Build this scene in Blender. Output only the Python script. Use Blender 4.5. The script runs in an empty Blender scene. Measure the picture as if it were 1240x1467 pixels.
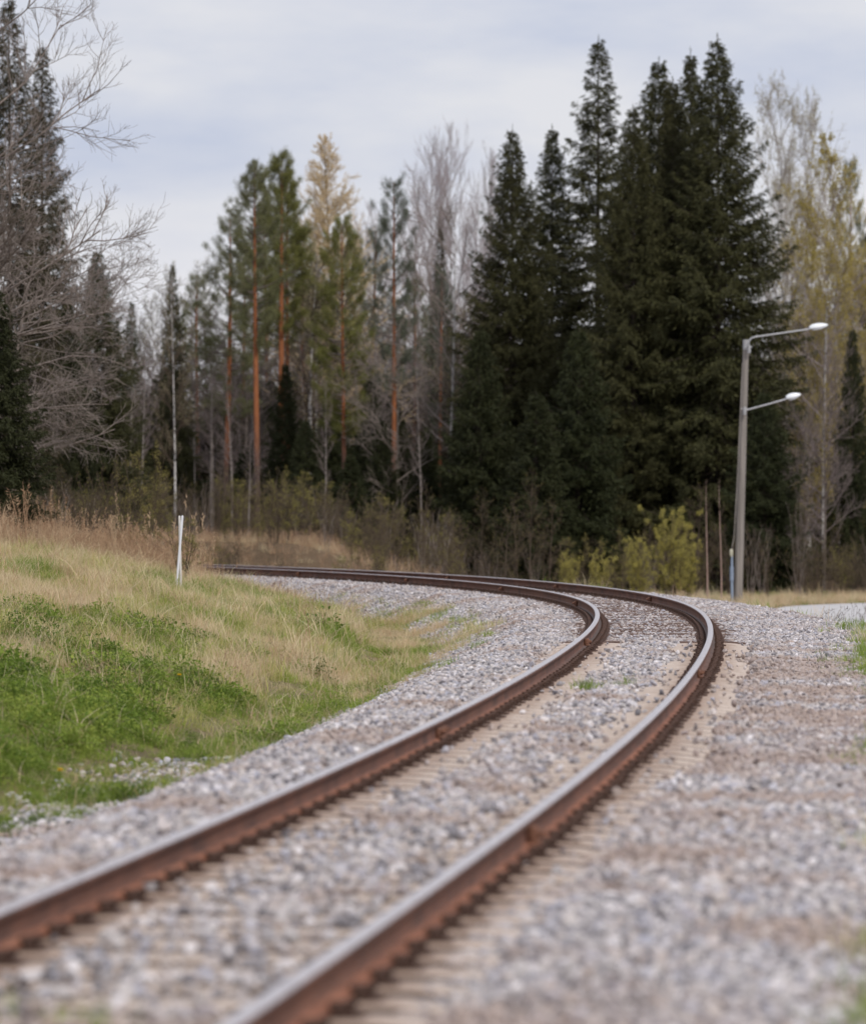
import bpy, bmesh, math, random
import numpy as np

SC = bpy.context.scene
COL = SC.collection
PI = math.pi
R = math.radians
random.seed(11)
RNG = np.random.default_rng(11)

# ------------------------------------------------------------------ helpers
class Geo:
    """collects faces with material slots; build() links them as ONE mesh object"""
    def __init__(s):
        s.V = []; s.F = []; s.n = 0
    def add(s, V, F, m=0):
        V = np.asarray(V, np.float32).reshape(-1, 3); F = np.asarray(F, np.int64)
        if len(V) == 0 or len(F) == 0: return
        s.V.append(V); s.F.append((F + s.n, m)); s.n += len(V)
    def mesh(s, name, mats, smooth=False):
        me = bpy.data.meshes.new(name)
        V = np.concatenate(s.V)
        me.vertices.add(len(V)); me.vertices.foreach_set('co', V.ravel())
        loops = np.concatenate([f.ravel() for f, m in s.F])
        tot = np.concatenate([np.full(len(f), f.shape[1]) for f, m in s.F])
        mi = np.concatenate([np.full(len(f), m) for f, m in s.F])
        st = np.concatenate([[0], np.cumsum(tot)[:-1]])
        me.loops.add(len(loops)); me.loops.foreach_set('vertex_index', loops.astype(np.int32))
        me.polygons.add(len(tot))
        me.polygons.foreach_set('loop_start', st.astype(np.int32))
        me.polygons.foreach_set('loop_total', tot.astype(np.int32))
        me.polygons.foreach_set('material_index', mi.astype(np.int32))
        if smooth: me.polygons.foreach_set('use_smooth', np.ones(len(tot), bool))
        for m in (mats if isinstance(mats, (list, tuple)) else [mats]): me.materials.append(m)
        me.update(calc_edges=True)
        return me
    def build(s, name, mats, parent=None, smooth=False, link=True):
        return link_mesh(name, s.mesh(name, mats, smooth), parent, link)
    # ---- shapes
    def tube(s, P, r, sides=5, m=0, cap=True):
        P = np.asarray(P, float); n = len(P)
        r = np.broadcast_to(np.asarray(r, float), (n,))
        T = np.gradient(P, axis=0); T /= np.linalg.norm(T, axis=1)[:, None] + 1e-9
        ref = np.array([0, 0, 1.]) if abs(T[:, 2]).mean() < .8 else np.array([1., 0, 0])
        A = np.cross(T, ref); A /= np.linalg.norm(A, axis=1)[:, None] + 1e-9
        B = np.cross(T, A)
        a = np.arange(sides) / sides * 2 * PI
        V = P[:, None] + r[:, None, None] * (A[:, None] * np.cos(a)[None, :, None] + B[:, None] * np.sin(a)[None, :, None])
        i = np.arange(n - 1)[:, None] * sides; j = np.arange(sides)[None]; k = (j + 1) % sides
        F = np.stack([i + j, i + k, i + sides + k, i + sides + j], -1).reshape(-1, 4)
        s.add(V, F, m)
        if cap and sides > 3:
            for q in (0, n - 1):
                s.add(np.concatenate([V[q], P[q:q + 1]]), [(x, (x + 1) % sides, sides) for x in range(sides)], m)
    def box(s, c, d, m=0, rz=0, bev=0.0, taper=1.0):
        x, y, z = np.array(d) / 2; t = taper
        V = np.array([(-x, -y, -z), (x, -y, -z), (x, y, -z), (-x, y, -z), (-x * t, -y * t, z), (x * t, -y * t, z), (x * t, y * t, z), (-x * t, y * t, z)])
        F = np.array([(0, 3, 2, 1), (4, 5, 6, 7), (0, 1, 5, 4), (1, 2, 6, 5), (2, 3, 7, 6), (3, 0, 4, 7)])
        if bev > 0:
            bm = bmesh.new(); vs = [bm.verts.new(v) for v in V]; [bm.faces.new([vs[i] for i in f]) for f in F]
            bmesh.ops.bevel(bm, geom=bm.edges[:], offset=bev, segments=2, affect='EDGES', profile=.5)
            bmesh.ops.triangulate(bm, faces=bm.faces[:])
            bm.verts.index_update()
            V = np.array([v.co[:] for v in bm.verts]); F = np.array([[v.index for v in f.verts] for f in bm.faces]); bm.free()
        cz, sz = math.cos(rz), math.sin(rz)
        V = V @ np.array([(cz, sz, 0), (-sz, cz, 0), (0, 0, 1)]) + np.array(c)
        s.add(V, F, m)
    def sprays(s, O, D, l, w, m=0, up=None, fat=.45):
        """leaf-shaped quads from O along D, random roll"""
        O = np.asarray(O, float); n = len(O)
        if n == 0: return
        D = D / (np.linalg.norm(D, axis=1)[:, None] + 1e-9)
        rv = RNG.normal(size=(n, 3)) if up is None else up + RNG.normal(size=(n, 3)) * .45
        S = np.cross(D, rv); S /= np.linalg.norm(S, axis=1)[:, None] + 1e-9
        l = np.broadcast_to(l, (n,))[:, None]; w = np.broadcast_to(w, (n,))[:, None]
        V = np.stack([O, O + D * l * fat + S * w / 2, O + D * l, O + D * l * fat - S * w / 2], 1)
        s.add(V, np.arange(n * 4).reshape(n, 4), m)

def link_mesh(name, me, parent=None, link=True):
    o = bpy.data.objects.new(name, me)
    if link: COL.objects.link(o)
    if parent: o.parent = parent
    return o

def tag(o, label=None, cat=None, group=None, kind=None):
    if label: o['label'] = label
    if cat: o['category'] = cat
    if group: o['group'] = group
    if kind: o['kind'] = kind
    return o

def thing(name, label, cat, loc=(0, 0, 0), rz=0, group=None):
    o = bpy.data.objects.new(name, None); COL.objects.link(o)
    o.empty_display_size = .3; o.location = loc; o.rotation_euler = (0, 0, rz)
    return tag(o, label, cat, group)

# ------------------------------------------------------------------ materials
class M:
    def __init__(s, name, rough=.8, spec=.3, metal=0):
        s.mat = bpy.data.materials.new(name); s.mat.use_nodes = True
        s.nt = s.mat.node_tree; s.b = s.nt.nodes['Principled BSDF']
        s.b.inputs['Roughness'].default_value = rough
        s.b.inputs['Specular IOR Level'].default_value = spec
        s.b.inputs['Metallic'].default_value = metal
    def n(s, t, **kw):
        nd = s.nt.nodes.new(t)
        for k, v in kw.items():
            if k.startswith('_'): setattr(nd, k[1:], v)
            else: nd.inputs[k].default_value = v
        return nd
    def l(s, a, b): s.nt.links.new(a, b)
    def coord(s, kind='Object', scale=(1, 1, 1)):
        t = s.n('ShaderNodeTexCoord'); mp = s.n('ShaderNodeMapping'); mp.inputs['Scale'].default_value = scale
        if kind == 'World':
            g = s.n('ShaderNodeNewGeometry'); s.l(g.outputs['Position'], mp.inputs[0])
        else: s.l(t.outputs[kind], mp.inputs[0])
        return mp.outputs[0]
    def noise(s, vec, scale, detail=4, rough=.6):
        nd = s.n('ShaderNodeTexNoise', Scale=scale, Detail=detail, Roughness=rough); s.l(vec, nd.inputs['Vector']); return nd.outputs['Fac']
    def ramp(s, fac, stops, interp='LINEAR'):
        r = s.n('ShaderNodeValToRGB'); cr = r.color_ramp; cr.interpolation = interp
        while len(cr.elements) > 1: cr.elements.remove(cr.elements[0])
        cr.elements[0].position = stops[0][0]; cr.elements[0].color = (*stops[0][1], 1)
        for p, c in stops[1:]: e = cr.elements.new(p); e.color = (*c, 1)
        s.l(fac, r.inputs[0]); return r.outputs[0]
    def mix(s, fac, a, b, mode='MIX'):
        m = s.n('ShaderNodeMix', _data_type='RGBA', _blend_type=mode)
        for v, i in ((fac, 0), (a, 6), (b, 7)):
            if isinstance(v, (int, float)): m.inputs[i].default_value = v
            elif isinstance(v, tuple): m.inputs[i].default_value = (*v, 1)
            else: s.l(v, m.inputs[i])
        return m.outputs[2]
    def math(s, op, a, b=0.0, clamp=False):
        m = s.n('ShaderNodeMath', _operation=op, _use_clamp=clamp)
        for v, i in ((a, 0), (b, 1)):
            if isinstance(v, (int, float)): m.inputs[i].default_value = v
            else: s.l(v, m.inputs[i])
        return m.outputs[0]
    def smooth(s, v, a, b):
        m = s.n('ShaderNodeMapRange', _interpolation_type='SMOOTHSTEP'); s.l(v, m.inputs[0])
        m.inputs[1].default_value = a; m.inputs[2].default_value = b; return m.outputs[0]
    def rand(s): return s.n('ShaderNodeObjectInfo').outputs['Random']
    def sep(s, vec):
        x = s.n('ShaderNodeSeparateXYZ'); s.l(vec, x.inputs[0]); return x.outputs
    def color(s, c): s.l(c, s.b.inputs['Base Color']); return s
    def bump(s, h, strength=.5, dist=.02):
        b = s.n('ShaderNodeBump', Strength=strength, Distance=dist); s.l(h, b.inputs['Height']); s.l(b.outputs[0], s.b.inputs['Normal']); return s
    def translucent(s, fac, col):
        t = s.n('ShaderNodeBsdfTranslucent'); s.l(col, t.inputs[0])
        m = s.n('ShaderNodeMixShader'); m.inputs[0].default_value = fac
        s.l(s.b.outputs[0], m.inputs[1]); s.l(t.outputs[0], m.inputs[2])
        s.l(m.outputs[0], s.nt.nodes['Material Output'].inputs[0]); return s

def foliage_mat(name, dark, light, alt, scale=1.2, tr=.0):
    m = M(name, .65, .15)
    w = m.coord('World')
    n1 = m.noise(w, scale, 3); n2 = m.noise(w, 9, 2)
    f = m.math('ADD', m.math('MULTIPLY', n1, .6), m.math('MULTIPLY', n2, .4))
    c = m.ramp(f, [(.33, dark), (.66, light)])
    c = m.mix(m.math('MULTIPLY', m.rand(), .5), c, alt)
    m.color(c)
    if tr: m.translucent(tr, c)
    return m.mat

def bark_mat(name, a, b, scale=(6, 6, 1.2), bump=.5):
    m = M(name, .85, .15); c = m.coord('Object', scale)
    n = m.noise(c, 3, 5)
    m.color(m.ramp(n, [(.35, a), (.65, b)])); m.bump(n, bump, .02); return m.mat

MAT = {}
MAT['spruce'] = foliage_mat('spruce_needles', (.024, .027, .012), (.078, .077, .030), (.060, .056, .024))
MAT['spruce_cones'] = foliage_mat('spruce_needles_brownish', (.030, .030, .016), (.075, .066, .036), (.070, .052, .030))
MAT['spruce_deep'] = foliage_mat('young_spruce_needles', (.018, .023, .010), (.042, .048, .018), (.034, .036, .015))
MAT['pine'] = foliage_mat('pine_needles', (.085, .094, .042), (.195, .195, .092), (.17, .17, .09))
MAT['pine_green'] = foliage_mat('pine_needles_green', (.085, .095, .024), (.20, .20, .055), (.17, .165, .06))
MAT['pine_grey'] = foliage_mat('pine_needles_greyish', (.060, .075, .050), (.130, .145, .100), (.12, .13, .09))
MAT['larch'] = foliage_mat('golden_buds', (.46, .34, .18), (.64, .51, .32), (.58, .46, .30))
MAT['yellow_leaf'] = foliage_mat('young_birch_leaves', (.27, .22, .06), (.50, .41, .12), (.40, .33, .10), tr=.25)
MAT['pale_leaf'] = foliage_mat('pale_birch_buds', (.26, .235, .13), (.40, .36, .21), (.36, .32, .20))
MAT['bush_leaf'] = foliage_mat('bush_leaves', (.27, .24, .06), (.47, .42, .12), (.39, .35, .10), tr=.3)
MAT['bud'] = foliage_mat('yellow_green_buds', (.16, .15, .04), (.30, .27, .075), (.24, .20, .07))
MAT['twig'] = bark_mat('twig_bark', (.060, .045, .034), (.125, .095, .072))
MAT['twig_grey'] = bark_mat('twig_bark_grey', (.16, .13, .115), (.30, .255, .23))
MAT['twig_purple'] = bark_mat('birch_twig_bark', (.27, .225, .225), (.42, .36, .36))
MAT['twig_dull'] = bark_mat('dull_twig_bark', (.125, .10, .095), (.23, .19, .18))
MAT['dull_bark'] = bark_mat('dull_birch_bark', (.10, .085, .08), (.36, .32, .30), (2, 2, 5))
MAT['twig_pale'] = bark_mat('pale_twig_bark', (.30, .265, .25), (.44, .40, .375))
MAT['spruce_bark'] = bark_mat('spruce_bark', (.04, .032, .027), (.09, .072, .06))
MAT['grey_bark'] = bark_mat('grey_bark', (.10, .082, .072), (.22, .185, .165))
m = M('pine_bark', .85, .15); c = m.coord('Object', (6, 6, 1.4)); n = m.noise(c, 2.5, 6)
gz = m.sep(m.coord('Object'))[2]
hi = m.ramp(n, [(.3, (.19, .070, .032)), (.55, (.33, .128, .058)), (.75, (.24, .10, .052))])
lo = m.ramp(n, [(.3, (.055, .038, .036)), (.7, (.155, .108, .095))])
w = m.math('ADD', gz, m.math('MULTIPLY', m.noise(m.coord('Object', (1, 1, .4)), 1.3), 3))
m.color(m.mix(m.smooth(w, 4.3, 8.2), lo, hi)); m.bump(n, .5, .03); MAT['pine_bark'] = m.mat
m = M('birch_bark', .7, .25); c = m.coord('Object', (3, 3, 9)); n = m.noise(c, 1.5, 4); n2 = m.noise(m.coord('Object', (2, 2, 1.2)), 1.2, 3)
white = m.ramp(n, [(.36, (.05, .045, .042)), (.44, (.42, .40, .39)), (.7, (.60, .58, .56))])
gz = m.sep(m.coord('Object'))[2]
m.color(m.mix(m.smooth(m.math('ADD', n2, m.math('MULTIPLY', m.smooth(gz, 0, 2.5), .4)), .85, .45), white, (.16, .13, .12))); m.bump(n, .3, .01); MAT['birch_bark'] = m.mat

def simple(name, a, b, rough=.7, metal=0, spec=.3, scale=20, bump=0, det=5):
    m = M(name, rough, spec, metal); n = m.noise(m.coord('Object'), scale, det)
    m.color(m.ramp(n, [(.3, a), (.7, b)]))
    if bump: m.bump(n, bump, .005)
    return m.mat
# rails
m = M('rail_rust', .75, .25); wv = m.coord('World'); n = m.noise(wv, 3, 6); n2 = m.noise(wv, 45, 4)
yy = m.sep(wv)[1]
c = m.ramp(n, [(.3, (.15, .058, .032)), (.55, (.30, .115, .060)), (.75, (.36, .175, .11))])
c = m.mix(m.math('MULTIPLY', n2, .45), c, (.075, .040, .030))
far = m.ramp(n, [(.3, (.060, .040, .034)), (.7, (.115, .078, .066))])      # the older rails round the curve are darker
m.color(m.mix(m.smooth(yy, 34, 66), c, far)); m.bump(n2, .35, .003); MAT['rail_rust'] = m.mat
m = M('rail_web_shaded_rust', .7, .3); n = m.noise(wv_c := m.coord('World', (1, .35, 1)), 6, 6); n3 = m.noise(wv_c, 1.1, 3)  # rust, with the shade below the rail head put into its darker browns
c = m.ramp(n, [(.3, (.065, .032, .023)), (.6, (.15, .064, .040)), (.8, (.22, .10, .062))])
m.color(m.mix(m.math('MULTIPLY', m.smooth(n3, .45, .7), .5), c, (.19, .08, .045))); m.bump(n, .25, .003); MAT['rail_web'] = m.mat
m = M('rail_running_face', .34, .5, .6); n = m.noise(m.coord('World', (8, 1.2, 8)), 4, 4)
m.color(m.ramp(n, [(.3, (.42, .385, .385)), (.7, (.62, .58, .58))])); 
r = m.n('ShaderNodeMapRange'); m.l(n, r.inputs[0]); r.inputs[3].default_value = .30; r.inputs[4].default_value = .48; m.l(r.outputs[0], m.b.inputs['Roughness']); MAT['rail_top'] = m.mat
MAT['fastener'] = simple('rusty_fastening', (.035, .022, .018), (.10, .052, .036), .8, scale=40, bump=.4)
MAT['joint'] = simple('rusty_joint_bar', (.09, .04, .026), (.22, .105, .066), .8, scale=30, bump=.4)
m = M('concrete_sleeper', .9, .2); wv = m.coord('World'); n = m.noise(wv, 5, 6); n2 = m.noise(wv, 60, 3); ox = m.sep(m.coord('Object'))[0]
c = m.ramp(n, [(.3, (.41, .34, .29)), (.7, (.58, .50, .445))])
c = m.mix(m.math('MULTIPLY', n2, .4), c, (.26, .19, .14))
near = m.math('ABSOLUTE', m.math('SUBTRACT', m.math('ABSOLUTE', ox), .80))
st = m.math('MULTIPLY', m.smooth(m.math('ADD', near, m.math('MULTIPLY', n, .25)), .55, .20), .6)
m.color(m.mix(st, c, (.20, .115, .075))); m.bump(n2, .4, .005); MAT['concrete'] = m.mat
m = M('creosoted_sleeper', .85, .2); n = m.noise(m.coord('World', (1, 1, 1)), 14, 6)
m.color(m.ramp(n, [(.3, (.055, .034, .028)), (.7, (.16, .105, .085))])); m.bump(n, .5, .01); MAT['timber'] = m.mat
# ballast: bed and stones
def ballast_tone(m, rnd, wv):
    c = m.ramp(rnd, [(0, (.12, .12, .135)), (.14, (.22, .215, .24)), (.3, (.34, .325, .335)), (.48, (.48, .455, .45)), (.62, (.43, .365, .335)),
                     (.74, (.52, .49, .50)), (.86, (.34, .35, .42)), (.94, (.69, .66, .67))])
    n = m.noise(wv, 45, 4)
    c = m.mix(m.math('MULTIPLY', n, .32), c, (.385, .335, .315))
    p = m.math('ADD', m.noise(wv, .55, 4), m.math('MULTIPLY', m.math('MULTIPLY', m.smooth(m.sep(wv)[1], 24, 34), m.smooth(m.sep(wv)[1], 66, 56)), m.math('MULTIPLY', m.smooth(m.math('ABSOLUTE', m.math('SUBTRACT', m.sep(wv)[0], m.math('ADD', m.math('MULTIPLY', m.sep(wv)[1], .078), -.25))), 1.5, .35), .10)))
    return m.mix(m.math('MULTIPLY', m.smooth(p, .47, .66), .66), c, (.31, .225, .18))     # brown dust patches
m = M('ballast_stone', .85, .25); wv = m.coord('World'); m.color(ballast_tone(m, m.rand(), wv)); m.bump(m.noise(wv, 60, 4), .5, .006); MAT['stone'] = m.mat
m = M('ballast_bed', .9, .2); wv = m.coord('World')
v = m.n('ShaderNodeTexVoronoi', Scale=22.0); m.l(wv, v.inputs['Vector']); sx = m.sep(v.outputs['Color'])
c = ballast_tone(m, sx[0], wv); d = m.math('SUBTRACT', 1, v.outputs['Distance'])
m.color(c); m.bump(d, 1.0, .03); MAT['ballast'] = m.mat
# ground
m = M('soil_and_grass', .95, .1); wv = m.coord('World'); n = m.noise(wv, .5, 5); n2 = m.noise(wv, 6, 4)
c = m.ramp(n, [(.32, (.115, .095, .055)), (.5, (.19, .155, .08)), (.68, (.12, .14, .04))])
yg = m.sep(wv)[1]; c = m.mix(m.smooth(m.math('ADD', yg, m.math('MULTIPLY', n, 20)), 116, 132), c, m.ramp(n2, [(.3, (.085, .055, .034)), (.7, (.17, .115, .07))]))
m.color(m.mix(m.math('MULTIPLY', n2, .5), c, (.10, .075, .045))); m.bump(n2, .8, .08); MAT['ground'] = m.mat
m = M('asphalt', .9, .25); wv = m.coord('World'); n = m.noise(wv, 1.2, 4); n2 = m.noise(wv, 70, 3)
m.color(m.mix(m.math('MULTIPLY', n2, .4), m.ramp(n, [(.3, (.42, .41, .41)), (.7, (.52, .505, .50))]), (.33, .32, .325))); m.bump(n2, .3, .004); MAT['asphalt'] = m.mat

def blade_mat(name, stops, tr=.42):
    m = M(name, .7, .2); wv = m.coord('World'); n = m.noise(wv, 1.1, 4)
    f = m.math('ADD', m.math('MULTIPLY', m.rand(), .5), m.math('MULTIPLY', n, .5))
    c = m.ramp(f, stops); m.color(c); m.translucent(tr, c); return m.mat
MAT['green'] = blade_mat('green_blades', [(.2, (.12, .19, .026)), (.5, (.225, .31, .048)), (.8, (.35, .41, .09))])
MAT['leafy'] = blade_mat('green_leaves', [(.2, (.065, .115, .016)), (.45, (.15, .225, .034)), (.75, (.31, .37, .07))])
MAT['straw'] = blade_mat('straw_blades', [(.2, (.52, .42, .24)), (.45, (.74, .64, .42)), (.62, (.54, .35, .21)), (.85, (.84, .77, .55))])
MAT['olive'] = blade_mat('olive_blades', [(.2, (.27, .29, .06)), (.5, (.42, .42, .115)), (.8, (.55, .51, .20))])
MAT['reed'] = blade_mat('brown_reeds', [(.2, (.30, .185, .115)), (.5, (.46, .31, .195)), (.8, (.60, .46, .31))])

# ------------------------------------------------------------------ the track's course (metres; rail tops at z = 0, camera at the origin)
CAM_Z = 1.641; FPX = 7000.0; YH = 723.1
ds = .25
S = np.arange(-60, 420, ds)
KS = np.interp(S, [-60, 0, 15, 30, 45, 60, 80, 110, 165, 185, 420], [-.00105, -.00105, -.00098, -.00131, -.00105, -.00214, -.00666, -.00812, -.00857, 0, 0])
i0 = int(np.argmin(abs(S)))
TH = np.cumsum(KS * ds); TH = TH - TH[i0] + .12318
PX = np.cumsum(np.sin(TH) * ds); PY = np.cumsum(np.cos(TH) * ds)
PX = PX - PX[i0] - 2.339; PY = PY - PY[i0] + 8.0
G = .797
def tp(s, v, z=0.0):
    """point on the track: arc length s, offset v to the right, height z"""
    s = np.asarray(s, float); x = np.interp(s, S, PX); y = np.interp(s, S, PY); t = np.interp(s, S, TH)
    return np.stack([x + v * np.cos(t), y - v * np.sin(t), np.broadcast_to(z, x.shape) + 0 * x], -1)
def th_at(s): return float(np.interp(s, S, TH))
def nearest(X, Y):
    """signed offset (right positive) and arc length of points"""
    X = np.asarray(X, float).ravel(); Y = np.asarray(Y, float).ravel()
    v = np.empty_like(X); ss = np.empty_like(X)
    for a in range(0, len(X), 4000):
        dx = X[a:a + 4000, None] - PX[None]; dy = Y[a:a + 4000, None] - PY[None]
        d2 = dx * dx + dy * dy; i = d2.argmin(1); k = np.arange(len(i))
        c = dx[k, i] * np.cos(TH[i]) - dy[k, i] * np.sin(TH[i])
        v[a:a + 4000] = np.sign(c) * np.sqrt(d2[k, i]); ss[a:a + 4000] = S[i]
    return v, ss
def sst(x, a, b):
    t = np.clip((x - a) / (b - a), 0, 1); return t * t * (3 - 2 * t)
def ballast_z(v):
    a = -v
    left = np.interp(a, [0, 1.35, 1.95, 3.3, 3.9], [-.225, -.225, -.245, -.74, -.95])
    right = np.interp(v, [0, 1.35, 2.45, 3.2, 4.9], [-.225, -.225, -.235, -.31, -1.2])
    return np.where(v < 0, left, right)
def ground_z(X, Y):
    X = np.asarray(X, float); Y = np.asarray(Y, float); sh = X.shape
    v, s = nearest(X, Y); v = v.reshape(sh); a = -v
    zl = np.interp(a, [0, 2.6, 3.2, 4.2, 5.5, 8, 9.5, 13, 20, 60], [-.6, -.6, -.76, -.80, -.50, -.13, .03, .32, .6, 1.2])
    zl = zl + sst(Y, 58, 96) * (.24 * sst(a, 3.6, 6.5) + .30 * sst(a, 7.2, 10.5))
    zl = zl + .035 * np.sin(X * 2.1 + Y * .7) * sst(a, 3.5, 6) + .03 * np.sin(Y * 1.3 - X) * sst(a, 3.5, 6)
    flat = -1.4 + 0 * X
    rise = 1.85 * sst(3.0 - X, 0, 8) * sst(Y, 112, 150)
    zr = np.interp(v, [0, 2.4, 2.9, 3.4, 4.8, 6.5], [-.6, -.6, -.36, -.46, -1.08, -1.42])
    zr = np.where(X > 7, np.minimum(zr, np.interp(v, [2.4, 2.9, 3.4, 4.8, 6], [-.6, -.36, -.46, -1.08, -1.42])), zr)
    zr = zr + (rise + .06 * np.sin(X * .9 + Y * .5) * (X < 6)) * sst(v, 4, 10) * (1 - sst(X, 6.5, 8.5) * (1 - sst(Y, 150, 162)))
    z = np.where(v < 0, zl, zr)
    z = z - .35 * (1 - sst(np.abs(v), 1.8, 2.7))
    return z
def gz1(x, y): return float(ground_z(np.array([x]), np.array([y]))[0])
def wx(px, Y): return (px - 620) / FPX * Y
def wz(py, Y): return CAM_Z + (YH - py) * Y / FPX

# ------------------------------------------------------------------ setting
def grid_obj(name, X, Y, Z, mat, smooth=True):
    ny, nx = X.shape; i = np.arange(ny - 1)[:, None] * nx + np.arange(nx - 1)[None]
    g = Geo(); g.add(np.stack([X, Y, Z], -1).reshape(-1, 3), np.stack([i, i + 1, i + nx + 1, i + nx], -1).reshape(-1, 4))
    return g.build(name, mat, smooth=smooth)
xs = np.concatenate([[-2500, -900, -350, -160, -90, -60, -45, -36, -30], np.arange(-26, 26.01, .3), [30, 36, 45, 60, 90, 160, 350, 900, 2500]])
ys = np.concatenate([[-2500, -900, -300, -100, -50, -25, -10, 0], np.arange(6, 165, .45), np.arange(165, 260, 2.5), [280, 320, 400, 600, 1200, 2800]])
XX, YY = np.meshgrid(xs, ys)
tag(grid_obj('ground', XX, YY, ground_z(XX, YY), MAT['ground']), kind='structure')
sv = np.arange(-45, 230, .25); vv = np.concatenate([np.linspace(-3.75, -1.3, 18), np.linspace(-1.2, 1.2, 17), np.linspace(1.3, 4.4, 20)])
SV, VV = np.meshgrid(sv, vv, indexing='ij')
P = tp(SV.ravel(), VV.ravel(), 0.0); Z = ballast_z(VV.ravel())
near_rail = np.exp(-((abs(VV.ravel()) - G) / .17) ** 2) * (SV.ravel() < 400)
Z = Z - .015 * (1 - sst(SV.ravel(), 24, 32)) * (abs(VV.ravel()) < 1.28) - .05 * near_rail + RNG.normal(0, .012, len(Z)) - .03 * (np.abs(VV.ravel()) > 2.9)
tag(grid_obj('ballast', P[:, 0].reshape(SV.shape), P[:, 1].reshape(SV.shape), Z.reshape(SV.shape), MAT['ballast']), kind='structure')
# the side road beyond the embankment
rc = np.array([(18, 20), (16.6, 60), (15.6, 90), (15.1, 110), (15.1, 130), (16.6, 144), (22, 152), (36, 162), (60, 172)], float)
tt = np.linspace(0, len(rc) - 1, 120); cx = np.interp(tt, range(len(rc)), rc[:, 0]); cy = np.interp(tt, range(len(rc)), rc[:, 1])
for _ in range(4):
    cx[1:-1] = (cx[:-2] + cx[1:-1] * 2 + cx[2:]) / 4; cy[1:-1] = (cy[:-2] + cy[1:-1] * 2 + cy[2:]) / 4
tx, ty = np.gradient(cx), np.gradient(cy); L = np.hypot(tx, ty); nx_, ny_ = -ty / L, tx / L
wv_ = np.linspace(-6.4, 6.4, 9)
RX = cx[:, None] + nx_[:, None] * wv_[None]; RY = cy[:, None] + ny_[:, None] * wv_[None]
tag(grid_obj('road', RX, RY, -1.385 + .03 * (1 - (wv_ / 6.4) ** 2)[None] + 0 * RX, MAT['asphalt']), kind='structure')

# ------------------------------------------------------------------ railway track
track = thing('railway_track', 'single rusty railway track curving left through pale stone ballast', 'railway track', tuple(tp(10., 0.)))
T0 = np.array(track.location)
prof = np.array([(-.030, 0), (-.0355, -.008), (-.0355, -.032), (-.030, -.040), (-.010, -.052), (-.008, -.075), (-.008, -.118), (-.014, -.134), (-.060, -.144), (-.070, -.149), (-.070, -.159),
                 (.070, -.159), (.070, -.149), (.060, -.144), (.014, -.134), (.008, -.118), (.008, -.075), (.010, -.052), (.030, -.040), (.0355, -.032), (.0355, -.008), (.030, 0), (.015, .0025), (-.015, .0025)])
def rail(v0, label):
    sr = np.arange(-40, 200, .5); n = len(prof); g = Geo()
    V = np.stack([tp(sr, v0 + pv, pz) for pv, pz in prof], 1) - T0
    i = np.arange(len(sr) - 1)[:, None] * n; j = np.arange(n)[None]; k = (j + 1) % n
    F = np.stack([i + j, i + k, i + n + k, i + n + j], -1)
    top = np.isin(np.arange(n), [0, 20, 21, 22, 23]) 
    g.V.append(V.reshape(-1, 3).astype(np.float32)); g.n = V.size // 3
    web = np.isin(np.arange(n), [1, 2, 3, 4, 5, 6, 14, 15, 16, 17, 18, 19])
    g.F.append((F[:, ~top & ~web].reshape(-1, 4), 0)); g.F.append((F[:, top].reshape(-1, 4), 1)); g.F.append((F[:, web].reshape(-1, 4), 2))
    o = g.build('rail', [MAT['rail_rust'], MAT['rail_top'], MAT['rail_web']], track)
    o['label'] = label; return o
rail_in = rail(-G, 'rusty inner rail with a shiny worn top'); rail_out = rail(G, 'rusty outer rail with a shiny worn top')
def joint_mesh():
    g = Geo()
    for sd in (-1, 1):
        g.box((sd * .024, 0, -.088), (.026, .62, .062), bev=.006)
        g.box((sd * .042, 0, -.128), (.05, .62, .014), bev=.004)
        for y in (-.22, -.08, .08, .22):
            g.tube([(sd * .03, y, -.088), (sd * .062, y, -.088)], .018, 6)
            g.tube([(sd * .06, y, -.088), (sd * .078, y, -.088)], .010, 6)
    return g.mesh('fishplate', MAT['joint'])
def lump_mesh():
    g = Geo()
    for sd in (-1, 1):
        g.box((sd * .040, 0, -.088), (.06, .13, .085), bev=.014)
        g.box((sd * .055, 0, -.135), (.06, .17, .03), bev=.008)
        g.tube([(sd * .06, 0, -.088), (sd * .10, 0, -.088)], .022, 6)
    return g.mesh('rail_clamp', MAT['joint'])
JM, LM = joint_mesh(), lump_mesh()
def on_rail(me, name, r, s, v0):
    o = link_mesh(name, me, r); p = tp(s, v0) - T0; o.location = p; o.rotation_euler = (0, 0, -th_at(s))
for s in (17.9, 81.5, 95.3, 107.0, 117.5, 129): on_rail(LM, 'rail_clamp', rail_out, s, G)
for s in (53.8, 77.9, 92.5, 104.3, 115.1, 127): on_rail(LM, 'rail_clamp', rail_in, s, -G)
on_rail(JM, 'fishplate', rail_out, 42.6, G); on_rail(JM, 'fishplate', rail_out, 7.8, G); on_rail(JM, 'fishplate', rail_in, 29.5, -G)

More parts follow.
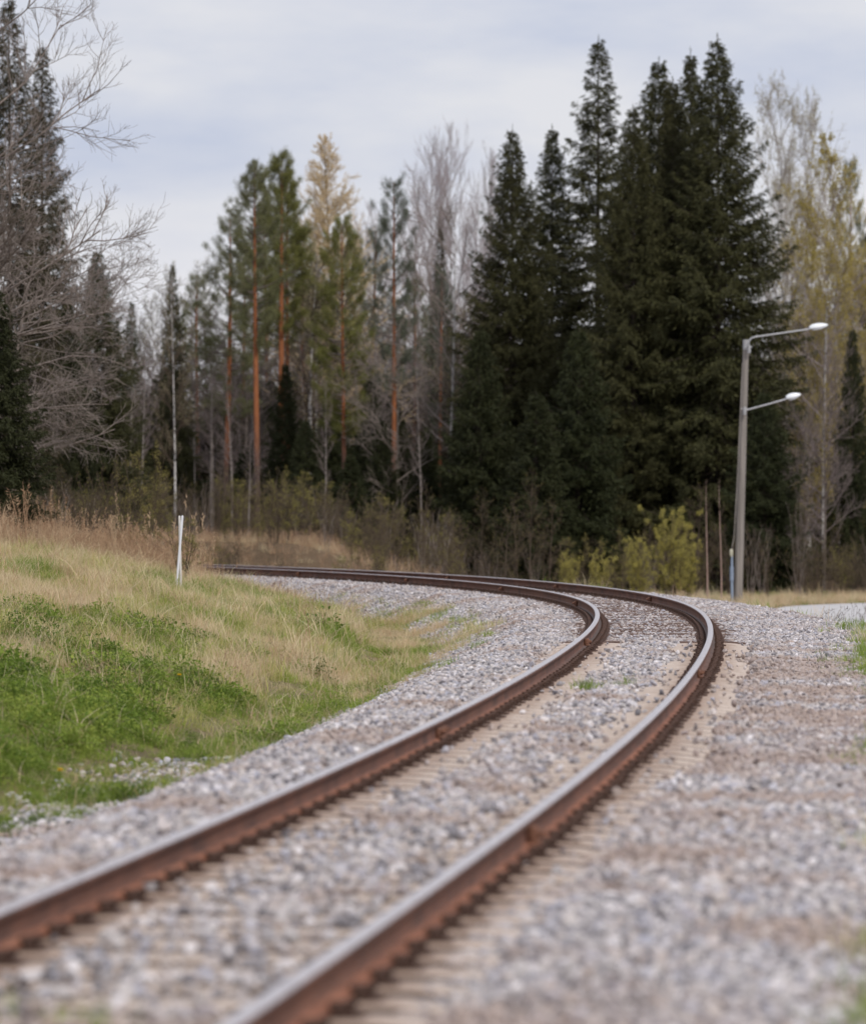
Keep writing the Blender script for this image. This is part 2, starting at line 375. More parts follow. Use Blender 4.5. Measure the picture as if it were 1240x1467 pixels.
def sleeper_mesh(L, w, mat, mid=.0, side=None):
    g = Geo(); xs_ = np.array([-L / 2, -1.05, -.55, -.3, .3, .55, 1.05, L / 2]); zt = np.array([-.205, -.178, -.178, -.178 - mid, -.178 - mid, -.178, -.178, -.205])
    V = []
    for x, z in zip(xs_, zt):
        V += [(x, -w / 2, z - .14), (x, -w / 2 + .012, z - .015), (x, -w / 2 + .03, z), (x, w / 2 - .03, z), (x, w / 2 - .012, z - .015), (x, w / 2, z - .14)]
    F = [(a * 6 + b, a * 6 + b + 1, a * 6 + b + 7, a * 6 + b + 6) for a in range(len(xs_) - 1) for b in range(5)]
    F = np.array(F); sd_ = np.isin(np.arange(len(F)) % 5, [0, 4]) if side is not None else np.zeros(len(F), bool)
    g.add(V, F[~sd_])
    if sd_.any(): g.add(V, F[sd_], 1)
    g.add(V[:6], [(0, 1, 4, 5), (1, 2, 3, 4)]); g.add(V[-6:], [(5, 4, 1, 0), (4, 3, 2, 1)])
    return g.mesh('sleeper', mat) if side is None else g.mesh('sleeper', [mat, side])
def fasten_mesh():
    g = Geo()
    g.box((0, 0, -.170), (.36, .16, .016), bev=.004)
    for sd in (-1, 1):
        g.box((sd * .092, 0, -.150), (.034, .13, .03), bev=.006)
        t = np.linspace(0, 1, 12)
        P = np.stack([sd * (.085 + .05 * np.sin(t * PI)), -.06 + .12 * t, -.138 + .028 * np.sin(t * PI * 2) * 0 + .02 * np.sin(t * PI)], -1)
        g.tube(P, .010, 6)
        g.tube([(sd * .135, 0, -.165), (sd * .135, 0, -.112)], .013, 6)
        g.tube([(sd * .135, 0, -.142), (sd * .135, 0, -.122)], .024, 6)
        g.tube([(sd * .135, .05, -.155), (sd * .10, .03, -.128), (sd * .06, .02, -.132)], .010, 6)
        g.tube([(sd * .135, -.05, -.155), (sd * .10, -.03, -.128), (sd * .06, -.02, -.132)], .010, 6)
    return g.mesh('rail_fastening', MAT['fastener'])
MAT['sleeper_side'] = simple('shaded_sleeper_side', (.10, .075, .06), (.20, .15, .12), .9, scale=12)  # upright sleeper faces: their shade under an overcast sky put into the colour
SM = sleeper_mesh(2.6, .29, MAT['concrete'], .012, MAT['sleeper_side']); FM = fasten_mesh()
SLP = np.arange(4.0, 57.0, .61)            # concrete sleepers, then creosoted ones
for s in SLP:
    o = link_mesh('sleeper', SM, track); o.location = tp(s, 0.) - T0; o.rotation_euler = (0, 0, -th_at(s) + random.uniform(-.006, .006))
    for v in (-G, G):
        f = link_mesh('rail_fastening', FM, o); f.location = (v, 0, 0); f.rotation_euler = (0, 0, random.uniform(-.08, .08)); f.scale = (random.uniform(.85, 1.1), random.uniform(.75, 1.25), 1)
TLP = np.arange(SLP[-1] + .6, 165, .6)
tm = sleeper_mesh(2.7, .25, MAT['timber'], 0.); tv = np.empty(len(tm.vertices) * 3, np.float32); tm.vertices.foreach_get('co', tv); tv = tv.reshape(-1, 3)
tf = [np.array([list(p.vertices) for p in tm.polygons])]
fv = np.empty(len(FM.vertices) * 3, np.float32); FM.vertices.foreach_get('co', fv); fv = fv.reshape(-1, 3)
fq = np.array([list(p.vertices) for p in FM.polygons if len(p.vertices) == 4]); ft = np.array([list(p.vertices) for p in FM.polygons if len(p.vertices) == 3])
g = Geo(); gf = Geo()
for s in TLP:
    t = -th_at(s) + random.uniform(-.02, .02); c, sn = math.cos(t), math.sin(t); Rm = np.array([(c, sn, 0), (-sn, c, 0), (0, 0, 1)])
    off = tp(s, random.uniform(-.04, .04)) - T0 + np.array([0, 0, .004 + random.uniform(-.012, .004)])
    g.add(tv @ Rm + off, tf[0], 0)
    for v in (-G, G):
        b = (fv * (1.0, 1.2, 1) + (v, 0, 0)) @ Rm + (tp(s, 0.) - T0)
        gf.add(b, ft)
        if len(fq): gf.V.append(np.zeros((0, 3), np.float32)); gf.F.append((fq + gf.n - len(b), 0))
o = g.build('timber_sleeper', MAT['timber'], track); o['kind'] = 'stuff'; o['label'] = 'row of dark creosoted timber sleepers half buried in the ballast'
o = gf.build('timber_rail_fastening', MAT['fastener'], track); o['kind'] = 'stuff'

# ------------------------------------------------------------------ scattering (stuff only)
def source(meshes, name):
    c = bpy.data.collections.new(name)
    for i, me in enumerate(meshes):
        o = bpy.data.objects.new('%s_%02d' % (name, i), me); c.objects.link(o)
    return c
def scatter(name, pts, rot, scl, idx, coll, label, cat, mat):
    me = bpy.data.meshes.new(name); n = len(pts)
    me.vertices.add(n); me.vertices.foreach_set('co', np.asarray(pts, np.float32).ravel())
    for an, ty, d, key in (('rot', 'FLOAT_VECTOR', rot, 'vector'), ('scl', 'FLOAT_VECTOR', scl, 'vector')):
        a = me.attributes.new(an, ty, 'POINT'); a.data.foreach_set(key, np.asarray(d, np.float32).ravel())
    a = me.attributes.new('idx', 'INT', 'POINT'); a.data.foreach_set('value', np.asarray(idx, np.int32))
    o = bpy.data.objects.new(name, me); COL.objects.link(o)
    ng = bpy.data.node_groups.new(name, 'GeometryNodeTree')
    ng.interface.new_socket('Geometry', in_out='INPUT', socket_type='NodeSocketGeometry'); ng.interface.new_socket('Geometry', in_out='OUTPUT', socket_type='NodeSocketGeometry')
    N = ng.nodes.new; Lk = ng.links.new
    gi, go = N('NodeGroupInput'), N('NodeGroupOutput'); ip = N('GeometryNodeInstanceOnPoints'); ci = N('GeometryNodeCollectionInfo')
    ci.inputs['Collection'].default_value = coll; ci.inputs['Separate Children'].default_value = True; ci.inputs['Reset Children'].default_value = True
    ip.inputs['Pick Instance'].default_value = True
    Lk(gi.outputs[0], ip.inputs['Points']); Lk(ci.outputs[0], ip.inputs['Instance'])
    for an, ty, sock in (('rot', 'FLOAT_VECTOR', 'Rotation'), ('scl', 'FLOAT_VECTOR', 'Scale'), ('idx', 'INT', 'Instance Index')):
        na = N('GeometryNodeInputNamedAttribute'); na.data_type = ty; na.inputs['Name'].default_value = an
        Lk(na.outputs[0], ip.inputs[sock])
    Lk(ip.outputs[0], go.inputs[0])
    md = o.modifiers.new('scatter', 'NODES'); md.node_group = ng
    tag(o, label, cat, kind='stuff'); return o

# ballast stones
def stone_mesh(k):
    bm = bmesh.new(); d = RNG.normal(size=(16, 3)); d /= np.linalg.norm(d, axis=1)[:, None]
    d *= RNG.uniform(.75, 1.1, (16, 1)) * np.array([1, RNG.uniform(.65, .95), RNG.uniform(.5, .8)])
    for p in d * .5: bm.verts.new(p)
    r = bmesh.ops.convex_hull(bm, input=bm.verts[:])
    bmesh.ops.delete(bm, geom=[v for v in bm.verts if not v.link_faces], context='VERTS')
    bm.verts.ensure_lookup_table()
    bmesh.ops.bevel(bm, geom=bm.edges[:], offset=.035, segments=1, affect='EDGES')
    me = bpy.data.meshes.new('stone'); bm.to_mesh(me); bm.free(); me.materials.append(MAT['stone']); return me
stones = source([stone_mesh(k) for k in range(14)], 'stone')
def stone_field(s0, s1, dens, lo, hi):
    A = (s1 - s0) * 6.9; n = int(A * dens)
    s = RNG.uniform(s0, s1, n); v = RNG.uniform(-3.45, 3.45, n); a = abs(v)
    size = lo + (hi - lo) * RNG.beta(1.6, 3.0, n)
    z = ballast_z(v) + size * RNG.uniform(-.15, .35, n)
    dr = abs(a - G)
    slp = np.where(s < 57, SLP[np.clip(np.searchsorted(SLP, s), 1, len(SLP) - 1)], 1e3); sl2 = np.where(s < 57, SLP[np.clip(np.searchsorted(SLP, s) - 1, 0, len(SLP) - 1)], 1e3)
    on = np.minimum(abs(slp - s), abs(sl2 - s)) < .16
    keep = np.ones(n, bool)
    conc = s < 57
    shoulder = (a > .31 + .07 * np.sin(s * .9) + .05 * np.sin(s * 2.3) - .34 * (1 - sst(s, 11, 20)) + RNG.normal(0, .05, n)) & (a < np.where(v > 0, 1.02 + .30 * sst(s, 16, 30), 1.14) + .10 * np.sin(s * .7 + 1) + RNG.normal(0, .05, n))    # strip of bare concrete either side of each rail
    keep &= ~(conc & on & shoulder & (RNG.random(n) > np.where(s < 21, .06 + .26 * (a < .5), .045)))
    z = np.where(conc & shoulder & ~on, np.where(s < 21, -.212 - size * .38, -.226 - size * .45), z)
    z = np.where(conc & on & shoulder, -.18 + size * .25, z)
    mid = conc & (a < .42) & ~shoulder; z = np.where(mid, -.20 + size * RNG.uniform(-.2, .35, n), z)
    keep &= ~(mid & on & (s < 20) & (RNG.random(n) < .65))
    out = conc & (a > 1.25) & (a < 1.9); z = np.where(out, z + .025, z)
    z = np.where((dr < .20) & (RNG.random(n) > .09), -.285 - size * .3, z); keep &= ~(dr < .085)
    wood = ~conc & (a < 1.45); z = np.where(wood & (dr >= .2), -.203 + size * RNG.uniform(-.28, .22, n), z)
    keep &= ~(wood & (dr < .2) & (RNG.random(n) < .5))
    # thinning where weeds take over at the right edge
    keep &= ~((v > 2.75) & (RNG.random(n) < .5)) & ~((v < -3.0) & (RNG.random(n) < .4))
    P = tp(s[keep], 0.); t = np.interp(s[keep], S, TH); vk = v[keep]
    P = np.stack([P[:, 0] + vk * np.cos(t), P[:, 1] - vk * np.sin(t), z[keep]], -1)
    return P, size[keep]
fld = [stone_field(5, 30, 520, .034, .125), stone_field(30, 62, 420, .036, .115), stone_field(62, 95, 300, .042, .105), stone_field(95, 140, 180, .05, .11)]
n_ = 7000; q_ = RNG.uniform(10, 38, n_); v_ = -RNG.uniform(3.2, 5.0, n_); t_ = np.interp(q_, S, TH); b_ = tp(q_, 0.); k_ = RNG.random(n_) < sst(4.5 + v_, -.2, .9)
X_ = b_[:, 0] + v_ * np.cos(t_); Y_ = b_[:, 1] - v_ * np.sin(t_); s_ = RNG.uniform(.04, .11, n_)
fld.append((np.stack([X_, Y_, np.maximum(ground_z(X_, Y_), ballast_z(v_)) + s_ * .2], -1)[k_], s_[k_]))
P = np.concatenate([f[0] for f in fld]); sz = np.concatenate([f[1] for f in fld]); n = len(P)
scatter('ballast_stones', P, np.stack([RNG.normal(0, .5, n), RNG.normal(0, .5, n), RNG.uniform(0, 6.28, n)], -1), (sz[:, None] * RNG.uniform(.85, 1.15, (n, 3))), RNG.integers(0, 14, n), stones,
        'pale grey crushed stone spread around the curving railway track', 'ballast stones', None)

# ------------------------------------------------------------------ grass
def blade_clump(nb, h, spread, lean, w, mat, seed=0, head=0):
    r = np.random.default_rng(seed); g = Geo()
    for b in range(nb):
        az = r.uniform(0, 6.28); ln = lean * r.uniform(.2, 1.2); hh = h * r.uniform(.5, 1.15); o = np.array([r.normal(0, spread), r.normal(0, spread), 0])
        t = np.linspace(0, 1, 5)[:, None]; d = np.array([math.cos(az), math.sin(az), 0])
        P = o + d * (ln * hh * t ** 1.8) + np.array([0, 0, 1]) * (hh * (t - .35 * min(ln, 1.2) * t ** 2.4))
        sd = np.array([-d[1], d[0], 0]) * math.cos(r.uniform(-1, 1)); ww = w * r.uniform(.6, 1.2) * np.array([.7, 1, .85, .5, .06])[:, None]
        V = np.empty((10, 3)); V[0::2] = P + sd * ww / 2; V[1::2] = P - sd * ww / 2
        g.add(V, [(0, 1, 3, 2), (2, 3, 5, 4), (4, 5, 7, 6), (6, 7, 9, 8)])
        if head and r.random() < head:
            k = 9; O = P[-1] - np.array([0, 0, 1]) * np.linspace(0, .16 * hh, k)[:, None]
            D = r.normal(0, .5, (k, 3)) + d * .5 + np.array([0, 0, .7]); g.sprays(O, D, .055, .013)
    return g.mesh('grass_clump', mat)
def leafy_clump(nl, h, spread, mat, seed):
    r = np.random.default_rng(seed); g = Geo()
    a = r.uniform(0, 6.28, nl); q = np.sqrt(r.random(nl)); rad = q * spread * 2
    z = h * (1 - q ** 2 * .75) * r.uniform(.45, 1.1, nl)
    O = np.stack([rad * np.cos(a), rad * np.sin(a), z], -1); D = np.stack([np.cos(a) * (q + .2), np.sin(a) * (q + .2), .35 - .5 * q], -1) + r.normal(0, .55, (nl, 3))
    g.sprays(O, D, r.uniform(.024, .05, nl), r.uniform(.013, .026, nl), up=np.array([0, 0, 1.]))
    for k in range(10):
        o = np.array([r.normal(0, spread * .5), r.normal(0, spread * .5), 0]); g.tube([o, o + (r.normal(0, .03), r.normal(0, .03), h * .8)], [.003, .002], 3, cap=False)
    return g.mesh('leaf_clump', mat)
C_green = source([blade_clump(28, .22, .09, .8, .008, MAT['green'], i) for i in range(5)], 'green_grass_clump')
C_leafy = source([leafy_clump(150, .22, .11, MAT['leafy'], 30 + i) for i in range(5)], 'leaf_clump')
C_straw = source([blade_clump(26, .36, .11, 1.0, .0065, MAT['straw'], 50 + i) for i in range(6)], 'straw_clump')
C_olive = source([blade_clump(26, .26, .10, .8, .007, MAT['olive'], 70 + i) for i in range(5)], 'olive_clump')
C_long = source([blade_clump(5, .55, .07, 1.25, .008, MAT['straw'], 110 + i) for i in range(6)], 'stalk_clump')
C_reed = source([blade_clump(15, .85, .10, .45, .012, MAT['reed'], 90 + i, .55) for i in range(6)], 'reed_clump')

def vnoise(X, Y, sc, seed):
    r = np.random.default_rng(seed); T = r.random((64, 64)); x = X / sc; y = Y / sc
    xi = np.floor(x).astype(int); yi = np.floor(y).astype(int); fx = x - xi; fy = y - yi; fx = fx * fx * (3 - 2 * fx); fy = fy * fy * (3 - 2 * fy)
    q = lambda a, b: T[a % 64, b % 64]
    return (q(xi, yi) * (1 - fx) + q(xi + 1, yi) * fx) * (1 - fy) + (q(xi, yi + 1) * (1 - fx) + q(xi + 1, yi + 1) * fx) * fy
# candidate points over the bank on the left
n = 150000
Y = RNG.uniform(26, 122, n); X = RNG.uniform(-13, 4, n)
ok = (X > -.0886 * Y - 1.6)
X, Y = X[ok], Y[ok]; V_, S_ = nearest(X, Y); ok = (V_ < -1.9) & (V_ > -16); X, Y, V_, S_ = X[ok], Y[ok], V_[ok], S_[ok]; A_ = -V_
Zg = ground_z(X, Y)
ballz = ballast_z(V_); Zg = np.where(A_ < 3.75, np.maximum(Zg, ballz - .02), Zg)
pyx = YH + FPX * (CAM_Z - Zg) / Y
N1 = vnoise(X, Y, 1.7, 1) * .6 + vnoise(X, Y, .6, 2) * .4; N2 = vnoise(X + 9, Y, 3.5, 3) * .6 + vnoise(X, Y, .9, 4) * .4; N3 = vnoise(X, Y, .35, 5)
edge = np.interp(Y, [32, 37, 39.5, 42, 50, 60, 72, 82, 100], [3.95, 3.55, 3.3, 3.08, 2.9, 2.95, 2.85, 2.45, 2.3]) + .9 * (N2 - .5) * sst(Y, 60, 85) + .35 * (N1 - .5)      # where the ballast ends
inside = A_ > edge
lush = sst(60 - Y - 1.5 * np.clip(5.2 - A_, 0, 3) * 2 + 26 * (N2 - .5) + 14 * (N1 - .5), -11, 11)   # lush green bank near, dry beyond
far_back = sst(S_, 84, 97)                                         # weeds thin out on the far ballast slope
patch = inside & ((Y < 84) | (RNG.random(len(X)) < np.where(A_ < 4.6, .10 + .9 * sst(N2 * .6 + N1 * .4, .46, .58) * (1 - .55 * sst(Y, 100, 108)), 1)))
strip = sst(4.9 - A_, -.4, .6)                                     # greener strip along the stones
def pick(p): return patch & (RNG.random(len(X)) < p)
NT = vnoise(X, Y, .42, 31); hscale = (.35 + .9 * N1) * (.45 + 1.25 * NT ** 1.3) * (1 - .30 * sst(5.6 - A_, 0, .8) * sst(Y, 58, 68) * (NT < .6)) * (1 - .35 * sst(4.9 - A_, 0, .6))
rq = RNG.random(len(X))
is_leafy = lush * (.84 - .50 * strip) * (1 - .75 * sst(vnoise(X, Y, .9, 61), .62, .72))
is_green = np.clip(.24 + .35 * lush + .4 * strip * (Y < 75) + .55 * sst(N2, .48, .66) + .10 * (vnoise(X, Y, 4, 21) - .5), .04, .85)
reed_zone = sst(Y + 1.6 * (A_ - 8), 97, 104) * (A_ > 6.5)
NP = vnoise(X * 1.0, Y * .55, .85, 41) * .6 + vnoise(X, Y * .6, 2.6, 42) * .4 + RNG.normal(0, .075, len(X))
gth = .57 - .20 * lush - .16 * strip * (Y < 75) + .02 * ((A_ < 5.2) & (Y > 60))
kind = np.where(rq < is_leafy, 0, np.where(NP > gth, 1, np.where(NP > gth - .10, 3, 2)))
ditch = (abs(A_ - 4.35 - .35 * (N1 - .5)) < .42) & (N2 * .5 + N3 * .5 < .56) & (Y < 66) & (Y > 46)
inner = (A_ < 5.4) & (Y > 60); bare = (inner & (vnoise(X, Y, .75, 51) < .42)) | ((N3 * .5 + N2 * .5) < .33) | (ditch & (RNG.random(len(X)) < 1.3))
keepm = patch & ~(bare & (RNG.random(len(X)) < .72)) & (RNG.random(len(X)) < .85)
def place(mask, coll, nvar, name, label, cat, s0, s1, flat=1.0):
    k = mask.nonzero()[0]; n = len(k); sc = RNG.uniform(s0, s1, n) * hscale[k]
    scatter(name, np.stack([X[k], Y[k], Zg[k] - .012], -1), np.stack([RNG.normal(0, .12, n), RNG.normal(0, .12, n), RNG.uniform(0, 6.28, n)], -1),
            np.stack([sc, sc, sc * flat * RNG.uniform(.8, 1.2, n)], -1), RNG.integers(0, nvar, n), coll, label, cat, None)
third = RNG.random(len(X)); sel2 = RNG.random(len(X)); sel3 = RNG.random(len(X))
place(keepm & (kind == 0) & (third < .8), C_leafy, 5, 'lush_green_plants', 'lush low green leafy plants covering the near bank', 'green plants', .65, 1.3)
place(keepm & (kind == 1), C_green, 5, 'green_grass', 'fresh green grass growing along the ballast edge and bank', 'grass', .6, 1.2)
place(keepm & (kind == 2), C_straw, 6, 'dry_grass', 'dry straw coloured grass on the upper bank', 'dry grass', .6, 1.25)
place(keepm & (kind != 0) & (sel2 < .15 + .10 * (N1 > .5)), C_long, 6, 'long_dead_stalks', 'long pale dead stalks bending over the bank', 'dead stalks', .7, 1.2)
place(keepm & (kind == 0) & (sel2 < .035), C_long, 6, 'dead_stalks_in_greenery', 'scattered pale dead stalks among the lush green plants', 'dead stalks', .6, 1.1)
place(keepm & (kind != 0) & (sel3 < .16 * sst(N2, .3, .2) + .03 + .10 * sst(Y, 88, 98)), C_reed, 6, 'rusty_brown_stalks', 'rusty brown dead stalks between the grass on the bank', 'dead stalks', .22, .5)
place(keepm & (kind == 3), C_olive, 5, 'olive_grass', 'yellowish green grass mixed with dry stalks on the bank', 'grass', .7, 1.3)
place(keepm & (reed_zone > RNG.random(len(X)) * 1.15) & (third < .34), C_reed, 6, 'brown_tall_grass', 'tall reddish brown dead grass along the top of the bank', 'tall grass', .65, 1.25, 1.0)

# weeds on the right edge, beyond the far rails, between the rails, and round the road
n = 90000; X = RNG.uniform(-26, 24, n); Y = RNG.uniform(15, 168, n); V_, S_ = nearest(X, Y)
ok = (V_ > 2.3) & (V_ < 34) & (abs(X) < .0886 * Y + 4); X, Y, V_, S_ = X[ok], Y[ok], V_[ok], S_[ok]
Zg = np.where(V_ < 4.2, np.maximum(ground_z(X, Y), ballast_z(V_) - .01), ground_z(X, Y))
N2 = vnoise(X, Y, 2.2, 13); N3 = vnoise(X, Y, .7, 14); hscale = .6 + .7 * N3; r1 = RNG.random(len(X)); r2 = RNG.random(len(X))
droad = np.min(np.hypot(X[:, None] - cx[None], Y[:, None] - cy[None]), 1)
okr = droad > 6.5
nearR = (V_ > 2.40 + .45 * N2 + .6 * sst(Y, 64, 78)) & (V_ < 4.6) & (N2 * .5 + N3 * .5 > .44) & okr & ((Y < 68) | (r2 < .35))
wide = (V_ >= 4.4) & okr
place((nearR & (r1 < .8)) | (wide & (X > 6) & (r1 < .25) & (r2 < .5)), C_green, 5, 'edge_weeds', 'green weeds along the right edge of the gravel', 'weeds', .5, 1.2)
place((nearR & (r1 > .85)) | (wide & (r2 < .8) & (r1 > .3) & (Y < 160) & ((X > 3.5) | (r1 > .86))), C_straw, 6, 'roadside_dry_grass', 'dry straw coloured grass beside the road and behind the far rails', 'dry grass', .7, 1.4)
place(wide & (X < 3.5) & (Y > 112) & (r1 < .5), C_reed, 6, 'woodside_dead_grass', 'low brown dead grass between the far rails and the trees', 'dead grass', .22, .6)
# a few tufts between the rails and patches on the inner ballast slope
tu = []
for s, v, k, sp in ((41.5, .03, 5, .05), (40.6, -.22, 9, .09), (9.5, -.35, 4, .06), (9.2, -.05, 3, .08), (11.4, -1.15, 3, .03), (10.1, 2.72, 12, .08), (28.5, 2.5, 16, .12), (30, 2.55, 10, .12), (46, 2.5, 26, .16), (48.5, 2.55, 30, .18), (51, 2.6, 26, .2), (54, 2.75, 16, .2), (64, 3.1, 18, .2), (68, 3.2, 14, .2)):
    for _ in range(k): tu.append(tp(s + random.gauss(0, sp * (2 if abs(v) < 2 else 7)), v + random.gauss(0, sp), -.19 if abs(v) < 2 else -.25))
for s, v, k, sp in ((93, -3.0, 14, .3), (96, -2.9, 16, .35), (99, -3.3, 12, .3), (90, -3.2, 30, .5), (86, -2.9, 20, .4), (82, -2.6, 16, .35), (88, -2.6, 10, .25), (103, -3, 8, .2), (107, -3.2, 10, .4), (64, -2.5, 10, .2), (69, -2.45, 8, .2), (74, -2.7, 12, .3), (57, -2.7, 10, .2), (79, -2.8, 20, .4)):
    for _ in range(k):
        vv_ = v + random.gauss(0, sp * .5); p = tp(s + random.gauss(0, sp * 4), vv_, 0.); p[2] = float(ballast_z(np.array([vv_]))[0]); tu.append(p)
tu = np.array(tu); X, Y, Zg = tu.T; hscale = np.ones(len(tu)); 
place(np.ones(len(tu), bool), C_green, 5, 'ballast_tufts', 'small green grass tufts growing out of the track stones', 'grass tufts', .35, .8)

# two dandelions in the near green bank
for px, py, lab in ((257, 967, 'yellow dandelion flower on the bank below the dry grass'), (86, 1105, 'yellow dandelion flower low in the lush green plants at left')):
    best = None
    for Yq in np.arange(28, 75, .25):
        x = wx(px, Yq); z = gz1(x, Yq) + .24
        e = abs(YH + FPX * (CAM_Z - z) / Yq - py)
        if best is None or e < best[0]: best = (e, x, Yq, z)
    _, x, y, z = best
    t = thing('dandelion', lab, 'dandelion', (x, y, z - .25), group='dandelions on the bank')
    g = Geo(); g.tube([(0, 0, 0), (.01, 0, .13), (0, 0, .25)], .004, 5); g.build('stem', MAT['leafy'], t)
    g = Geo(); a = np.linspace(0, 6.28, 26)[:-1]
    for rr, up in ((1, .1), (.7, .5), (.4, .9)):
        g.sprays(np.tile([(0, 0, .25)], (25, 1)), np.stack([np.cos(a + rr), np.sin(a + rr), np.full(25, up)], -1), .03, .01, up=np.array([0, 0, 1.]))
    g.build('flower_head', simple('dandelion_yellow', (.75, .50, .01), (.85, .62, .02)), t)

# ------------------------------------------------------------------ posts and lamp
MAT['white_post'] = simple('white_painted_post', (.60, .61, .66), (.74, .75, .79), .55, scale=8)
MAT['cream_post'] = simple('weathered_white_post', (.56, .53, .50), (.68, .65, .62), .6, scale=8)
def marker(label, top, bot, Yd, mat, w):
    b = np.array((wx(bot[0], Yd), Yd, wz(bot[1], Yd))); tpv = np.array((wx(top[0], Yd + .1), Yd + (.06 if w else -.03), wz(top[1], Yd)))
    t = thing('marker_post', label, 'marker post', tuple(b), group='white marker posts on the bank')
    d = tpv - b; L = np.linalg.norm(d); u = d / L
    g = Geo(); g.tube(np.array([-u * .25, u * .3, u * (L - .03), u * (L - .008), u * L]), [.021, .021, .021, .019, .014], 12); g.build('post', mat, t, smooth=False)
    g = Geo(); g.tube(np.array([u * (L - .001), u * (L + .004), u * (L + .008)]), [.0145, .011, .005], 12); g.build('cap', mat, t)
marker('leaning white marker post crossing the upright one on the bank', (261.5, 739), (253, 838), 88, MAT['white_post'], 1)
marker('upright off white marker post crossed by the leaning one', (257.5, 739.5), (259, 838), 88.25, MAT['cream_post'], 0)

YL = 150.0; lb = np.array((wx(1056, YL), YL, 0.)); lb[2] = gz1(lb[0], YL) - .3
lamp = thing('street_lamp', 'tall wooden lamp post with two white lamp heads on arms beside the road', 'street lamp', tuple(lb))
m = M('weathered_pole_wood', .9, .15); n_ = m.noise(m.coord('Object', (22, 22, .35)), 1.2, 6, .7)
m.color(m.ramp(n_, [(.3, (.13, .117, .107)), (.7, (.34, .31, .285))])); m.bump(n_, .4, .01); MAT['pole'] = m.mat
MAT['galv'] = simple('galvanised_steel', (.38, .38, .39), (.52, .52, .53), .45, .6, scale=12)
MAT['lamp_white'] = simple('lamp_housing', (.70, .73, .76), (.80, .82, .85), .4, scale=6)
MAT['lamp_glass'] = simple('lamp_lens', (.72, .75, .80), (.82, .85, .9), .2, scale=6)
MAT['pipe'] = simple('blue_grey_pipe', (.20, .25, .34), (.28, .34, .44), .5, scale=9)
MAT['boxgrey'] = simple('cream_box', (.40, .39, .30), (.50, .48, .38), .6, scale=9)
top = np.array((wx(1068.3, YL), YL, wz(487, YL))) - lb
g = Geo(); t = np.linspace(0, 1, 9)[:, None]; g.tube(top * t, np.linspace(.145, .088, 9), 14); g.build('pole', MAT['pole'], lamp, smooth=True)
g = Geo(); g.tube([top - (0, 0, .30), top + (0, 0, .012)], .100, 14); g.build('pole_cap', MAT['galv'], lamp)
def arm(name, p0, pts, head0, head1):
    g = Geo(); Pp = [np.array((wx(x, YL - .2), YL - .2, wz(y, YL - .2))) - lb for x, y in pts]
    g.tube(np.array(Pp), .026, 8)
    a = g.build('lamp_arm', MAT['galv'], lamp, smooth=True)
    g = Geo(); g.tube([Pp[0] + (0, -.03, -.12), Pp[0] + (0, -.03, .12)], .05, 8); g.tube([Pp[0] + (-.12, .05, .06), Pp[0] + (.10, .05, .06)], .02, 6); g.build('bracket', MAT['galv'], a)
    h0 = np.array((wx(head0[0], YL - .2), YL - .2, wz(head0[1], YL - .2))) - lb; h1 = np.array((wx(head1[0], YL - .2), YL - .2, wz(head1[1], YL - .2))) - lb
    d = h1 - h0; L = np.linalg.norm(d); d /= L; up = np.array((-d[2], 0, d[0])); sd = np.array((0, 1., 0))
    def shell(sgn, hgt, wid, x0=0, x1=1):
        g = Geo(); nu, nv = 16, 10; V = []
        for iu in range(nu + 1):
            q = iu / nu; e = (math.sin(PI * min(1, q * .97 + .03) ** .72)) ** .55 if 0 < q < 1 else .05
            for iv in range(nv + 1):
                a_ = PI * iv / nv
                V.append(h0 + d * L * (x0 + (x1 - x0) * q) + sd * math.cos(a_) * wid * e + up * sgn * math.sin(a_) * hgt * e)
        F = [(i * (nv + 1) + j, i * (nv + 1) + j + 1, (i + 1) * (nv + 1) + j + 1, (i + 1) * (nv + 1) + j) for i in range(nu) for j in range(nv)]
        g.add(V, F); return g
    hd = shell(1, .13, .15).build('lamp_head', MAT['lamp_white'], lamp, smooth=True)
    shell(-1, .085, .135, .12, .98).build('lens', MAT['lamp_glass'], hd, smooth=True)
arm('upper', None, [(1072.5, 500), (1072.5, 489), (1075, 485), (1081, 482.5), (1120, 477), (1161, 471)], (1158, 471.5), (1186, 465.5))
arm('lower', None, [(1066, 588.5), (1070, 587), (1100, 579), (1128, 571)], (1125, 572), (1147, 565))
bx = lambda x, y, dy=-.18: np.array((wx(x, YL + dy), YL + dy, wz(y, YL + dy))) - lb
g = Geo(); g.tube([bx(1063, 520), bx(1060, 590), bx(1055, 700), bx(1051, 770), bx(1047.5, 788)], .016, 6); g.build('cable', MAT['pole'], lamp)
g = Geo(); g.box(bx(1047.2, 791.5), (.10, .10, .20), bev=.015); g.box(bx(1047.2, 796.5), (.07, .08, .05), bev=.01); g.build('junction_box', MAT['boxgrey'], lamp)
g = Geo(); g.tube([bx(1048, 797), bx(1047.8, 830), bx(1048.3, 880)], [.035, .045, .045], 10); g.tube([bx(1047.6, 812), bx(1047.6, 832)], .062, 10)
for yq in (813, 816, 819, 822, 831): g.tube([bx(1047.6, yq), bx(1047.6, yq + 1)], .07, 10)
g.build('cable_guard', MAT['pipe'], lamp)

# ------------------------------------------------------------------ trees
def nrm(v): return v / (np.linalg.norm(v) + 1e-9)
def trunk_pts(H, bend, r, n=12):
    t = np.linspace(0, 1, n); a, b = r.uniform(0, 6.28, 2)
    P = np.stack([bend * np.sin(t * 3 + a) - bend * math.sin(a), bend * np.sin(t * 2.3 + b) - bend * math.sin(b), H * t], -1); P[0, 2] = -.4
    return P
def on_trunk(P, z): return np.array([np.interp(z, P[:, 2], P[:, 0]), np.interp(z, P[:, 2], P[:, 1]), z])

